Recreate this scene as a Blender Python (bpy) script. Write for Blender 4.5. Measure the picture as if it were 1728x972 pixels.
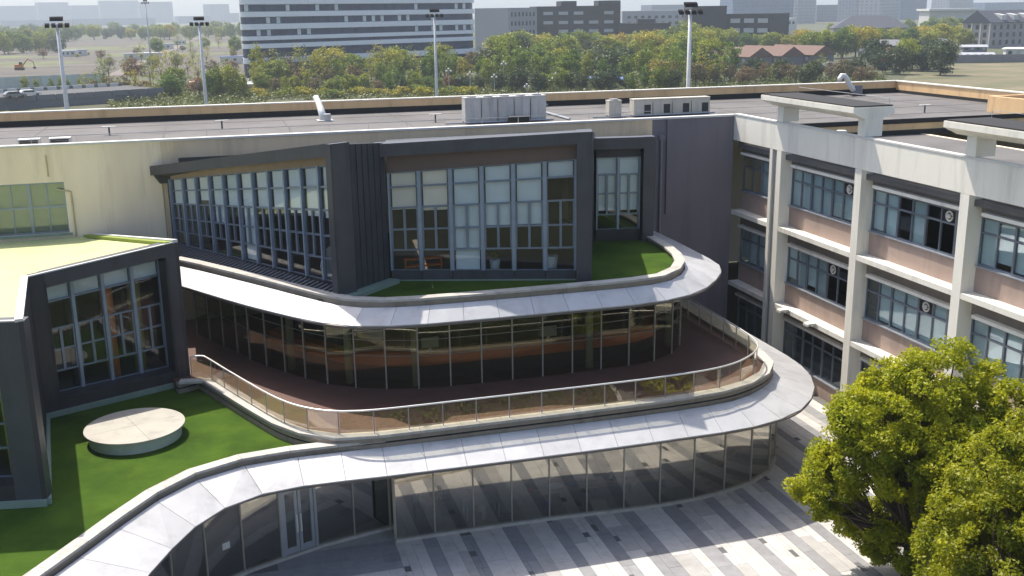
import bpy, math, random
import numpy as np
from mathutils import Vector, Matrix
random.seed(7); rng = np.random.default_rng(7)
for o in list(bpy.data.objects): bpy.data.objects.remove(o)
scene = bpy.context.scene
COL = scene.collection

# ------------------------------------------------------------------ camera, world, sun, exposure
CH = 19.1; FPX = 1786.0                                # metres above the plaza; focal length in photo pixels (1728 wide)
_p, _r, _y = (math.radians(a) for a in (14.7, 0.8, 15.9))
FWD = np.array([math.sin(_y)*math.cos(_p), math.cos(_y)*math.cos(_p), -math.sin(_p)])
_rt = np.array([math.cos(_y), -math.sin(_y), 0.0]); _up = np.cross(_rt, FWD)
RT = _rt*math.cos(_r) - _up*math.sin(_r); UP = _up*math.cos(_r) + _rt*math.sin(_r)
cam_d = bpy.data.cameras.new('camera'); cam = bpy.data.objects.new('camera', cam_d); COL.objects.link(cam)
cam.matrix_world = Matrix(((RT[0], UP[0], -FWD[0], 0), (RT[1], UP[1], -FWD[1], 0), (RT[2], UP[2], -FWD[2], CH), (0, 0, 0, 1)))
cam_d.sensor_fit = 'HORIZONTAL'; cam_d.sensor_width = 36; cam_d.lens = FPX/1728*36
cam_d.clip_start = 0.1; cam_d.clip_end = 12000
scene.camera = cam
SUN_L = Vector((0.235, -0.55, -1.0)).normalized()      # direction the light travels
SUN_EL = math.asin(-SUN_L.z)
world = bpy.data.worlds.new('World'); scene.world = world; world.use_nodes = True
wn = world.node_tree.nodes; wl = world.node_tree.links
sky = wn.new('ShaderNodeTexSky'); sky.sky_type = 'NISHITA'; sky.sun_disc = False
sky.sun_elevation = SUN_EL; sky.sun_rotation = math.radians(-21.9); sky.air_density = 1.0; sky.dust_density = 3.0; sky.ozone_density = 0.8
wn['Background'].inputs['Strength'].default_value = 0.15
wl.new(sky.outputs[0], wn['Background'].inputs['Color'])
sun_d = bpy.data.lights.new('sun', 'SUN'); sun_d.energy = 4.4; sun_d.angle = math.radians(0.55); sun_d.color = (1.0, 0.935, 0.81)
sun = bpy.data.objects.new('sun', sun_d); COL.objects.link(sun); sun.location = (-30, 80, 120)
sun.rotation_euler = SUN_L.to_track_quat('-Z', 'Y').to_euler()
vs = scene.view_settings; vs.view_transform = 'Standard'; vs.look = 'None'; vs.gamma = 1; vs.use_curve_mapping = False
vs.exposure = 0.55
scene.render.engine = 'CYCLES'
scene.cycles.max_bounces = 8; scene.cycles.transparent_max_bounces = 24

# ------------------------------------------------------------------ pixel helpers (photo pixels -> rays)
def ray(x, y): return RT*(x-864)/FPX - UP*(y-486)/FPX + FWD
def onz(x, y, z=0.0):
    d = ray(x, y); t = (z-CH)/d[2]; return np.array([0, 0, CH]) + t*d
def atd(x, y, d): return np.array([0, 0, CH]) + ray(x, y)*d
def proj(P):
    v = np.array(P, float) - np.array([0, 0, CH]); c = v@FWD
    return (864 + FPX*(v@RT)/c, 486 - FPX*(v@UP)/c, c)

# ------------------------------------------------------------------ materials
MATS = {}
STAIN = {'cream_render': (.20, .9, (1, 1, .10)), 'tan_render': (.20, .9, (1, 1, .12)), 'ochre_parapet': (.25, 1.2, (1, 1, .2)), 'grey_violet_render': (.22, .8, (1, 1, .12)), 'white_aluminium': (.16, 1.6, (1, 1, 1)),
         'pale_stone': (.30, 2.2, (1, 1, 1)), 'charcoal_metal': (.30, .9, (1, 1, .15)), 'slate_metal': (.28, .9, (1, 1, .15)), 'wing_cream': (.22, 1.1, (1, 1, .12)), 'roof_felt': (.30, .35, (1, 1, 1)), 'granite_pale': (.22, .9, (1, 1, 1)),
         'granite_mid': (.22, .9, (1, 1, 1)), 'granite_dark': (.2, .9, (1, 1, 1)), 'lime_roof_membrane': (.16, .7, (1, 1, 1)), 'red_brown_deck': (.3, 1.0, (1, 1, 1)), 'artificial_turf': (.28, .6, (1, 1, 1)), 'pinkish_tan_render': (.22, 1.2, (1, 1, .2)), 'platform_top': (.2, 1.4, (1, 1, 1)), 'brown_fascia': (.3, 2, (1, 1, .4)), 'ac_cabinet': (.25, 2, (1, 1, .2)), 'ac_cream_cabinet': (.25, 2, (1, 1, .2))}
def M(name, col, rough=0.7, metal=0.0, var=0.10, scale=2.0, bump=0.0, bscale=None, rnd=0.0, col2=None, stretch=None, spec=0.5, coat=0.0):
    if name in MATS: return MATS[name]
    m = bpy.data.materials.new(name); m.use_nodes = True; nt = m.node_tree; N = nt.nodes; L = nt.links
    b = N['Principled BSDF']; b.inputs['Roughness'].default_value = rough; b.inputs['Metallic'].default_value = metal
    b.inputs['Specular IOR Level'].default_value = spec
    if coat: b.inputs['Coat Weight'].default_value = coat
    tc = N.new('ShaderNodeTexCoord'); mp = N.new('ShaderNodeMapping'); L.new(tc.outputs['Object'], mp.inputs[0])
    if stretch: mp.inputs['Scale'].default_value = stretch
    n1 = N.new('ShaderNodeTexNoise'); n1.inputs['Scale'].default_value = scale; n1.inputs['Detail'].default_value = 8; n1.inputs['Roughness'].default_value = 0.62
    L.new(mp.outputs[0], n1.inputs['Vector'])
    cr = N.new('ShaderNodeValToRGB'); c2 = col2 or col
    cr.color_ramp.elements[0].position = 0.30; cr.color_ramp.elements[1].position = 0.70
    cr.color_ramp.elements[0].color = tuple(c*(1-var) for c in col) + (1,)
    cr.color_ramp.elements[1].color = tuple(min(1, c*(1+var)) for c in c2) + (1,)
    L.new(n1.outputs['Fac'], cr.inputs[0]); out = cr.outputs[0]
    if rnd:
        oi = N.new('ShaderNodeObjectInfo'); mr = N.new('ShaderNodeMapRange'); mr.inputs[3].default_value = 1-rnd; mr.inputs[4].default_value = 1+rnd
        L.new(oi.outputs['Random'], mr.inputs[0]); hs = N.new('ShaderNodeHueSaturation'); L.new(mr.outputs[0], hs.inputs['Value']); L.new(out, hs.inputs['Color']); out = hs.outputs[0]
    st = STAIN.get(name)
    if st:                                                     # dirt, runs and patches with a shape of their own
        m3 = N.new('ShaderNodeMapping'); m3.inputs['Scale'].default_value = st[2]; m3.inputs['Location'].default_value = (3.1, 7.7, 1.3); L.new(tc.outputs['Object'], m3.inputs[0])
        n3 = N.new('ShaderNodeTexNoise'); n3.inputs['Scale'].default_value = st[1]; n3.inputs['Detail'].default_value = 10; n3.inputs['Roughness'].default_value = 0.7; L.new(m3.outputs[0], n3.inputs['Vector'])
        r3 = N.new('ShaderNodeMapRange'); r3.inputs[1].default_value = 0.50; r3.inputs[2].default_value = 0.68; r3.inputs[3].default_value = 1.0; r3.inputs[4].default_value = 1-st[0]; L.new(n3.outputs['Fac'], r3.inputs[0])
        mx = N.new('ShaderNodeMix'); mx.data_type = 'RGBA'; mx.blend_type = 'MULTIPLY'; mx.inputs[0].default_value = 1.0; L.new(out, mx.inputs[6]); L.new(r3.outputs[0], mx.inputs[7]); out = mx.outputs[2]
    L.new(out, b.inputs['Base Color'])
    mr2 = N.new('ShaderNodeMapRange'); mr2.inputs[3].default_value = max(0.02, rough-0.12); mr2.inputs[4].default_value = min(1, rough+0.12)
    L.new(n1.outputs['Fac'], mr2.inputs[0]); L.new(mr2.outputs[0], b.inputs['Roughness'])
    if bump:
        n2 = N.new('ShaderNodeTexNoise'); n2.inputs['Scale'].default_value = bscale or scale*8; n2.inputs['Detail'].default_value = 5
        L.new(tc.outputs['Object'], n2.inputs['Vector']); bp = N.new('ShaderNodeBump'); bp.inputs['Strength'].default_value = bump; bp.inputs['Distance'].default_value = 0.05
        L.new(n2.outputs['Fac'], bp.inputs['Height']); L.new(bp.outputs[0], b.inputs['Normal'])
    MATS[name] = m; return m
def glass(name, tint, refl, rough=0.0, rtint=(1, 1, 1), wob=0.0):
    if name in MATS: return MATS[name]
    m = bpy.data.materials.new(name); m.use_nodes = True; nt = m.node_tree; N = nt.nodes; L = nt.links
    N.remove(N['Principled BSDF']); out = N['Material Output']
    tr = N.new('ShaderNodeBsdfTransparent'); tr.inputs[0].default_value = tint + (1,)
    gl = N.new('ShaderNodeBsdfGlossy'); gl.inputs['Roughness'].default_value = rough; gl.inputs[0].default_value = rtint + (1,)
    lw = N.new('ShaderNodeLayerWeight'); lw.inputs[0].default_value = 0.5
    pw = N.new('ShaderNodeMath'); pw.operation = 'POWER'; pw.inputs[1].default_value = 4; L.new(lw.outputs['Facing'], pw.inputs[0])
    ma = N.new('ShaderNodeMath'); ma.operation = 'MULTIPLY_ADD'; ma.inputs[1].default_value = 0.75; ma.inputs[2].default_value = refl; ma.use_clamp = True
    L.new(pw.outputs[0], ma.inputs[0])
    mx = N.new('ShaderNodeMixShader'); L.new(ma.outputs[0], mx.inputs[0]); L.new(tr.outputs[0], mx.inputs[1]); L.new(gl.outputs[0], mx.inputs[2])
    if wob:
        tc = N.new('ShaderNodeTexCoord'); n = N.new('ShaderNodeTexNoise'); n.inputs['Scale'].default_value = 0.55; n.inputs['Detail'].default_value = 1
        L.new(tc.outputs['Object'], n.inputs['Vector']); bp = N.new('ShaderNodeBump'); bp.inputs['Strength'].default_value = wob; bp.inputs['Distance'].default_value = 0.05
        L.new(n.outputs['Fac'], bp.inputs['Height']); L.new(bp.outputs[0], gl.inputs['Normal'])
    L.new(mx.outputs[0], out.inputs[0]); MATS[name] = m; return m
def leafmat(name, c1, c2, trans=0.35, scale=0.6, rnd=0.12):
    if name in MATS: return MATS[name]
    m = bpy.data.materials.new(name); m.use_nodes = True; nt = m.node_tree; N = nt.nodes; L = nt.links
    b = N['Principled BSDF']; b.inputs['Roughness'].default_value = 0.5; b.inputs['Specular IOR Level'].default_value = 0.35
    tc = N.new('ShaderNodeTexCoord'); n1 = N.new('ShaderNodeTexNoise'); n1.inputs['Scale'].default_value = scale; n1.inputs['Detail'].default_value = 9; n1.inputs['Roughness'].default_value = 0.75
    L.new(tc.outputs['Object'], n1.inputs['Vector'])
    cr = N.new('ShaderNodeValToRGB'); cr.color_ramp.elements[0].position = 0.36; cr.color_ramp.elements[1].position = 0.64
    cr.color_ramp.elements[0].color = c1 + (1,); cr.color_ramp.elements[1].color = c2 + (1,)
    L.new(n1.outputs['Fac'], cr.inputs[0])
    oi = N.new('ShaderNodeObjectInfo'); mr = N.new('ShaderNodeMapRange'); mr.inputs[3].default_value = 1-rnd*2; mr.inputs[4].default_value = 1+rnd*2
    L.new(oi.outputs['Random'], mr.inputs[0]); mr3 = N.new('ShaderNodeMapRange'); mr3.inputs[3].default_value = 0.5+rnd*0.25; mr3.inputs[4].default_value = 0.5-rnd*0.25
    L.new(oi.outputs['Random'], mr3.inputs[0])
    hs = N.new('ShaderNodeHueSaturation'); L.new(mr.outputs[0], hs.inputs['Value']); L.new(mr3.outputs[0], hs.inputs['Hue']); L.new(cr.outputs[0], hs.inputs['Color'])
    L.new(hs.outputs[0], b.inputs['Base Color'])
    tl = N.new('ShaderNodeBsdfTranslucent'); L.new(hs.outputs[0], tl.inputs[0])
    mx = N.new('ShaderNodeMixShader'); mx.inputs[0].default_value = trans; L.new(b.outputs[0], mx.inputs[1]); L.new(tl.outputs[0], mx.inputs[2])
    L.new(mx.outputs[0], N['Material Output'].inputs[0]); MATS[name] = m; return m
def facade(name, wall, win, sx=3.2, sz=3.4, mortar=0.5, rough=0.6):
    """far walls whose windows are too small to tell apart: a brick grid of panes"""
    if name in MATS: return MATS[name]
    m = bpy.data.materials.new(name); m.use_nodes = True; nt = m.node_tree; N = nt.nodes; L = nt.links
    b = N['Principled BSDF']; b.inputs['Roughness'].default_value = rough
    tc = N.new('ShaderNodeTexCoord'); sp = N.new('ShaderNodeSeparateXYZ'); L.new(tc.outputs['Object'], sp.inputs[0])
    ad = N.new('ShaderNodeMath'); ad.operation = 'ADD'; L.new(sp.outputs[0], ad.inputs[0]); L.new(sp.outputs[1], ad.inputs[1])
    cb = N.new('ShaderNodeCombineXYZ'); L.new(ad.outputs[0], cb.inputs[0]); L.new(sp.outputs[2], cb.inputs[1])
    bt = N.new('ShaderNodeTexBrick'); bt.offset = 0; bt.inputs['Scale'].default_value = 1; bt.inputs['Brick Width'].default_value = sx; bt.inputs['Row Height'].default_value = sz
    bt.inputs['Mortar Size'].default_value = mortar; bt.inputs['Mortar Smooth'].default_value = 0.05
    bt.inputs['Color1'].default_value = win + (1,); bt.inputs['Color2'].default_value = tuple(c*1.5 for c in win) + (1,); bt.inputs['Mortar'].default_value = wall + (1,)
    L.new(cb.outputs[0], bt.inputs['Vector']); L.new(bt.outputs[0], b.inputs['Base Color']); MATS[name] = m; return m

CREAM = M('cream_render', (0.88, 0.735, 0.545), 0.85, var=0.10, scale=0.35, bump=0.12, bscale=14, stretch=(1, 1, 0.22))
TAN = M('tan_render', (0.76, 0.59, 0.40), 0.85, var=0.07, scale=0.5, bump=0.12, bscale=14)
PARAPET = M('ochre_parapet', (0.74, 0.50, 0.27), 0.85, var=0.10, scale=0.4, bump=0.1, stretch=(1, 1, 0.3))
COPE = M('pale_stone', (0.47, 0.44, 0.405), 0.75, var=0.10, scale=1.6, bump=0.15, rnd=0.05)
FASCIA = M('brown_fascia', (0.27, 0.225, 0.18), 0.6, var=0.10, scale=2.0)
ALU = M('white_aluminium', (0.50, 0.50, 0.515), 0.42, 0.2, var=0.10, scale=0.7, rnd=0.05, bump=0.10, bscale=1.3)
ALUEDGE = M('aluminium_edge', (0.16, 0.14, 0.13), 0.5, 0.2, var=0.05)
DARKZ = M('charcoal_metal', (0.047, 0.044, 0.048), 0.5, 0.2, var=0.12, scale=1.2, rnd=0.05)
DARKZ2 = M('slate_metal', (0.075, 0.075, 0.088), 0.42, 0.3, var=0.12, scale=1.2, rnd=0.06)
PURPLE = M('grey_violet_render', (0.168, 0.155, 0.180), 0.85, var=0.10, scale=0.45, bump=0.1, stretch=(1, 1, 0.3))
FRAME = M('blue_grey_frame', (0.21, 0.255, 0.34), 0.35, 0.55, var=0.08)
FRAMEL = M('light_frame', (0.42, 0.45, 0.50), 0.35, 0.5, var=0.08)
WFRAME = M('wing_window_frame', (0.20, 0.225, 0.27), 0.4, 0.4, var=0.08)
MULL = M('thin_mullion', (0.36, 0.35, 0.31), 0.4, 0.4, var=0.08)
BLACK = M('black_flashing', (0.018, 0.017, 0.018), 0.8, var=0.2)
ROOF = M('roof_felt', (0.135, 0.127, 0.126), 0.9, var=0.24, scale=0.22, bump=0.2, bscale=6)
TURF = M('artificial_turf', (0.040, 0.092, 0.010), 0.95, col2=(0.060, 0.108, 0.011), var=0.20, scale=0.5, bump=0.6, bscale=60, spec=0.1)
LIME = M('lime_roof_membrane', (0.48, 0.51, 0.24), 0.75, var=0.05, scale=0.5, bump=0.05)
LIMEUP = M('lime_upstand', (0.22, 0.27, 0.035), 0.8, var=0.12)
MINT = M('pale_green_kerb', (0.22, 0.29, 0.24), 0.7, var=0.12, scale=1.5)
DECK = M('red_brown_deck', (0.115, 0.054, 0.042), 0.65, var=0.16, scale=1.5, stretch=(0.3, 6, 1), bump=0.2)
WHITE = M('white_paint', (0.62, 0.61, 0.585), 0.6, var=0.05)
WINGW = M('wing_cream', (0.80, 0.77, 0.69), 0.8, var=0.05, scale=0.5, bump=0.08, stretch=(1, 1, 0.3))
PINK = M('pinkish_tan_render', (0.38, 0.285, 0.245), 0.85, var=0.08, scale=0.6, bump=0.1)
BLIND = M('pale_blind', (0.67, 0.71, 0.71), 0.8, var=0.05, rnd=0.08)
BLINDC = M('warm_blind', (0.84, 0.73, 0.60), 0.8, var=0.05, rnd=0.06)
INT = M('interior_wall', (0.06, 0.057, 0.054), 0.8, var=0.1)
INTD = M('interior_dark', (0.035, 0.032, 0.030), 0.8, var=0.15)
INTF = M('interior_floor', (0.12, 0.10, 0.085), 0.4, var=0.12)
TERRA = M('terracotta_counter', (0.66, 0.20, 0.055), 0.5, var=0.08)
WOOD = M('pale_wood', (0.42, 0.26, 0.10), 0.5, var=0.12, stretch=(1, 8, 8))
OLIVE = M('olive_column', (0.33, 0.33, 0.09), 0.5, var=0.06)
STEEL = M('stainless_rail', (0.80, 0.79, 0.76), 0.38, 0.55, var=0.05)
GALV = M('galvanised', (0.45, 0.46, 0.48), 0.45, 0.7, var=0.08)
ACM = M('ac_cabinet', (0.50, 0.50, 0.50), 0.5, 0.1, var=0.06, rnd=0.04)
ACC = M('ac_cream_cabinet', (0.58, 0.54, 0.46), 0.55, 0.0, var=0.06, rnd=0.04)
RED = M('red_plastic', (0.6, 0.05, 0.03), 0.4); BLUE = M('blue_plastic', (0.03, 0.06, 0.42), 0.4)
G_GROUND = glass('ground_floor_glass', (0.70, 0.72, 0.71), 0.24, rtint=(1, 0.96, 0.86), wob=0.02)
G_UP = glass('upper_floor_glass', (0.72, 0.725, 0.64), 0.06, rtint=(1, 1, 0.88), wob=0.02)
G_POD = glass('pod_glass', (0.95, 0.97, 0.98), 0.035, wob=0.015)
G_WING = glass('wing_glass', (0.88, 0.94, 0.96), 0.07, rtint=(0.9, 0.97, 1.0), wob=0.02)
G_RAIL = glass('railing_glass', (0.89, 0.88, 0.79), 0.13)
BARK = M('bark', (0.085, 0.06, 0.042), 0.9, var=0.25, scale=4, bump=0.6)

# ------------------------------------------------------------------ object helpers
ROOTLOC = {}
def thing(name, label, cat, loc=(0, 0, 0), group=None):
    o = bpy.data.objects.new(name, None); COL.objects.link(o); o.location = loc; o.empty_display_size = 0.3
    o['label'] = label; o['category'] = cat
    if group: o['group'] = group
    ROOTLOC[o.name] = Vector(loc); return o
def tag(o, label, cat, group=None):
    o['label'] = label; o['category'] = cat
    if group: o['group'] = group
    return o
def link(o, parent=None, label=None):
    COL.objects.link(o)
    if parent is not None:
        o.parent = parent
        if parent.name in ROOTLOC: o.matrix_parent_inverse = Matrix.Translation(-ROOTLOC[parent.name])
    if label: o['label'] = label
    return o
def mk(name, verts, faces, mat, parent=None, smooth=False, label=None, kind=None):
    me = bpy.data.meshes.new(name); me.from_pydata([tuple(v) for v in verts], [], faces); me.update()
    if isinstance(mat, (list, tuple)):
        for m_ in mat: me.materials.append(m_)
    elif mat is not None: me.materials.append(mat)
    if smooth: me.polygons.foreach_set('use_smooth', [True]*len(me.polygons))
    o = bpy.data.objects.new(name, me); link(o, parent, label)
    if kind: o['kind'] = kind
    return o
HF = [(3, 2, 1, 0), (4, 5, 6, 7), (0, 1, 5, 4), (1, 2, 6, 5), (2, 3, 7, 6), (3, 0, 4, 7)]
class MB:
    """collects solids that form ONE part"""
    def __init__(s): s.v = []; s.f = []
    def hexa(s, p8):
        b = len(s.v); s.v += [tuple(p) for p in p8]; s.f += [tuple(i+b for i in f) for f in HF]; return s
    def box(s, x0, y0, z0, x1, y1, z1):
        return s.hexa([(x0, y0, z0), (x1, y0, z0), (x1, y1, z0), (x0, y1, z0), (x0, y0, z1), (x1, y0, z1), (x1, y1, z1), (x0, y1, z1)])
    def seg(s, p, q, z0, z1, w, side=0.0):
        """wall segment p->q in plan, width w, shifted sideways (+ = to the right of p->q)"""
        p = np.array(p, float); q = np.array(q, float); d = (q-p)/np.linalg.norm(q-p); n = np.array([d[1], -d[0]])
        a = n*(side+w/2); c = n*(side-w/2)
        P = [p+a, q+a, q+c, p+c]
        return s.hexa([(*k, z0) for k in P] + [(*k, z1) for k in P])
    def tube(s, pts, r, n=8, cap=True):
        pts = [np.array(p, float) for p in pts]; rs = r if isinstance(r, (list, tuple)) else [r]*len(pts); b = len(s.v)
        for i, p in enumerate(pts):
            t = pts[min(i+1, len(pts)-1)] - pts[max(i-1, 0)]; t = t/ (np.linalg.norm(t)+1e-9)
            u = np.cross(t, [0, 0, 1.0]);
            if np.linalg.norm(u) < 1e-3: u = np.array([1.0, 0, 0])
            u /= np.linalg.norm(u); w = np.cross(u, t)
            for k in range(n):
                a = 2*math.pi*k/n; s.v.append(tuple(p + rs[i]*(u*math.cos(a)+w*math.sin(a))))
        for i in range(len(pts)-1):
            for k in range(n):
                k2 = (k+1) % n; s.f.append((b+i*n+k, b+i*n+k2, b+(i+1)*n+k2, b+(i+1)*n+k))
        if cap:
            s.f.append(tuple(b+k for k in range(n))[::-1]); s.f.append(tuple(b+(len(pts)-1)*n+k for k in range(n)))
        return s
    def prism(s, poly, z0, z1):
        b = len(s.v); n = len(poly)
        za = z0 if hasattr(z0, '__len__') else [z0]*n; zb = z1 if hasattr(z1, '__len__') else [z1]*n
        s.v += [(poly[i][0], poly[i][1], za[i]) for i in range(n)] + [(poly[i][0], poly[i][1], zb[i]) for i in range(n)]
        s.f += [tuple(b+i for i in range(n))[::-1], tuple(b+n+i for i in range(n))] + [(b+i, b+(i+1) % n, b+n+(i+1) % n, b+n+i) for i in range(n)]
        return s
    def build(s, name, mat, parent=None, smooth=False, label=None, kind=None): return mk(name, s.v, s.f, mat, parent, smooth, label, kind)
def box(name, x0, y0, z0, x1, y1, z1, mat, parent=None, **k): return MB().box(x0, y0, z0, x1, y1, z1).build(name, mat, parent, **k)
def struct(o): o['kind'] = 'structure'; return o
class Patch:
    """vertical face p->q (p on the left seen from outside); bottom and top may slope"""
    def __init__(s, p, q, zb, zt):
        s.p = np.array(p, float); s.q = np.array(q, float); s.zb = zb if hasattr(zb, '__len__') else (zb, zb); s.zt = zt if hasattr(zt, '__len__') else (zt, zt)
        d = s.q-s.p; s.len = np.linalg.norm(d); d /= s.len; s.n = np.array([d[1], -d[0]])
    def pt(s, u, t, o=0.0):
        k = s.p + (s.q-s.p)*u + s.n*o; a = s.zb[0]+(s.zb[1]-s.zb[0])*u; b = s.zt[0]+(s.zt[1]-s.zt[0])*u
        return (k[0], k[1], a+(b-a)*t)
    def h(s, u=0.5): return (s.zt[0]+(s.zt[1]-s.zt[0])*u) - (s.zb[0]+(s.zb[1]-s.zb[0])*u)
    def add(s, mb, u0, u1, t0, t1, o0, o1):
        return mb.hexa([s.pt(u0, t0, o1), s.pt(u1, t0, o1), s.pt(u1, t0, o0), s.pt(u0, t0, o0), s.pt(u0, t1, o1), s.pt(u1, t1, o1), s.pt(u1, t1, o0), s.pt(u0, t1, o0)])
    def one(s, name, u0, u1, t0, t1, o0, o1, mat, parent, **k): return s.add(MB(), u0, u1, t0, t1, o0, o1).build(name, mat, parent, **k)
def cr(pts, sub=8):
    P = np.array(pts, float); out = []
    for i in range(len(P)-1):
        p0 = P[max(i-1, 0)]; p1 = P[i]; p2 = P[i+1]; p3 = P[min(i+2, len(P)-1)]
        for k in range(sub):
            t = k/sub; out.append(0.5*((2*p1)+(-p0+p2)*t+(2*p0-5*p1+4*p2-p3)*t*t+(-p0+3*p1-3*p2+p3)*t**3))
    out.append(P[-1]); return np.array(out)
def resample(P, step, key=2):
    d = np.r_[0, np.cumsum(np.linalg.norm(np.diff(P[:, :key], axis=0), axis=1))]; n = max(1, round(d[-1]/step)); t = np.linspace(0, d[-1], n+1)
    return np.stack([np.interp(t, d, P[:, k]) for k in range(P.shape[1])], 1)
def offset(P, w):
    """shift a plan polyline by w to its LEFT"""
    t = np.gradient(P, axis=0); t /= np.linalg.norm(t, axis=1)[:, None]+1e-9
    return P + w*np.stack([-t[:, 1], t[:, 0]], 1)
def ribbon(name, A, B, zA, zB, thick, mat, parent, gap=0.006, **k):
    """one solid per span between polylines A (outer) and B (inner): panels / coping stones, each its own part"""
    objs = []
    for i in range(len(A)-1):
        a0, a1, b0, b1 = A[i], A[i+1], B[i], B[i+1]; L = max(np.linalg.norm(a1-a0), 1e-6); g = min(gap/L, 0.2)
        a0, a1, b0, b1 = a0+(a1-a0)*g, a1-(a1-a0)*g, b0+(b1-b0)*g, b1-(b1-b0)*g
        top = [(*a0, zA), (*a1, zA), (*b1, zB), (*b0, zB)]
        objs.append(MB().hexa([(x, y, z-thick) for x, y, z in top] + top).build(name, mat, parent, **k))
    return objs
def strip(mb, A, B, z0, z1):
    for i in range(len(A)-1):
        mb.hexa([(*A[i], z0), (*A[i+1], z0), (*B[i+1], z0), (*B[i], z0), (*A[i], z1), (*A[i+1], z1), (*B[i+1], z1), (*B[i], z1)])
    return mb
def copy_tree(o, parent=None, mat=None):
    c = o.copy(); COL.objects.link(c)
    if parent is not None: c.parent = parent
    if mat is not None: c.matrix_world = mat
    for ch in o.children: copy_tree(ch, c)
    return c

# ================================================================== THE SETTING
GRASSG = M('rough_ground', (0.060, 0.052, 0.034), 0.95, var=0.35, scale=0.02, bump=0.3, bscale=0.8, col2=(0.065, 0.075, 0.028))
struct(mk('ground', [(-4000, -600, -0.12), (4000, -600, -0.12), (4000, 5200, -0.12), (-4000, 5200, -0.12)], [(0, 1, 2, 3)], GRASSG))
PLAZAB = M('paving_joint', (0.14, 0.135, 0.13), 0.9, var=0.15)
struct(mk('plaza', [(-16, 14, 0), (31, 14, 0), (31, 54, 0), (-16, 54, 0)], [(0, 1, 2, 3)], PLAZAB)); plaza = bpy.data.objects['plaza']

# ---- plaza paving: granite slabs in stripes, each slab a piece
PAV = [M('granite_pale', (0.52, 0.50, 0.485), 0.7, var=0.08, scale=3, bump=0.1, rnd=0.05), M('granite_mid', (0.39, 0.378, 0.37), 0.7, var=0.09, scale=3, bump=0.1, rnd=0.06),
       M('granite_dark', (0.27, 0.268, 0.283), 0.7, var=0.10, scale=3, bump=0.1, rnd=0.08), M('granite_black', (0.125, 0.125, 0.135), 0.65, var=0.10, scale=3, bump=0.1, rnd=0.1)]
slabs = []
def lay(u, w, v0, v1, cls, swap):
    v = v0
    while v < v1:
        L = random.uniform(1.3, 2.8); e = min(v+L, v1); c = cls
        if random.random() < 0.06: c = min(3, cls+1)
        if cls < 2 and random.random() < 0.07: c = 1-cls
        r = (u, v, u+w, e) if not swap else (v, u, e, u+w)
        if random.random() < 0.13 and not swap and w > 0.4 and e-v > 0.8:          # short dark accent stone
            a = random.uniform(0.16, 0.24); m = v+random.uniform(0.2, 0.5)*(e-v); k = m+random.uniform(0.35, 0.6)
            slabs.append(((u, m, u+a, min(k, e)), 3)); slabs.append(((u+a, v, u+w, e), c)); slabs.append(((u, v, u+a, m), c))
            if e > k: slabs.append(((u, k, u+a, e), c))
        else: slabs.append((r, c))
        v = e
x = 5.45; i = 0; pat = [(0.62, 0), (0.50, 0), (0.52, 2), (0.58, 0), (0.36, 1), (0.5, 2), (0.66, 0), (0.42, 0), (0.60, 2), (0.5, 1), (0.7, 0), (0.45, 2)]
while x < 27.9:
    w, c = pat[i % len(pat)]; w *= random.uniform(0.85, 1.15); i += 1
    lay(x, w, 26.0 + random.uniform(0, 0.8), 36.6 if x < 19.5 else 53.0, c, False); x += w
yv = 24.0
while yv < 37.3:
    w = random.uniform(0.38, 0.62); lay(yv, w, -8.0, 5.45, random.choice([0, 0, 1, 1, 2, 2]), True); yv += w
# mid-plaza plain slabs towards the planting bed keep the same rhythm
vis = []; rest = []
for (x0, y0, x1, y1), c in slabs:
    cx, cy = (x0+x1)/2, (y0+y1)/2; px, py, dd = proj((cx, cy, 0))
    inside = (cy < 35.7 and cx > 5.4) or (cx < 5.45 and cy < 35.2+0.2*cx) or cx > 22.5
    (vis if (dd > 0 and -20 < px < 1748 and py < 990 and inside) else rest).append(((x0, y0, x1, y1), c, (x1-x0)*(y1-y0)/max(dd, 1)**3))
vis.sort(key=lambda s: -s[2]); rest += vis[300:]; vis = vis[:300]
G = 0.005
for (x0, y0, x1, y1), c, a in vis: box('paving_slab', x0+G, y0+G, 0.001, x1-G, y1-G, 0.028+random.uniform(-.002, .002), PAV[c], plaza)
for c in range(4):
    mb = MB()
    for (x0, y0, x1, y1), cc, a in rest:
        if cc == c: mb.box(x0+G, y0+G, 0.001, x1-G, y1-G, 0.028)
    if mb.v: mb.build('paving_slabs', PAV[c], plaza, kind='stuff')

# ---- planting bed in front of the plaza (mirrored in the ground-floor glass)
bedE = cr([(-9, 14.5), (-4.5, 22), (-1, 27.8), (2.5, 29.9), (5.5, 30.55), (8, 30.25), (11, 29.6), (16, 27.6), (19, 24), (20, 14.5)], 8)
bed = MB(); bed.prism([tuple(p) for p in bedE], 0.03, 0.12); struct(bed.build('planting_bed', M('bed_soil', (0.06, 0.045, 0.03), 0.95, var=0.2)))
be = resample(bedE, 1.0); bo = offset(be, 0.22)
kb = thing('bed_kerb', 'pale stone kerb edging the planted bed at the plaza', 'kerb', (5.5, 30.5, 0)); ribbon('kerb_stone', bo, be, 0.17, 0.17, 0.155, COPE, kb)

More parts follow.
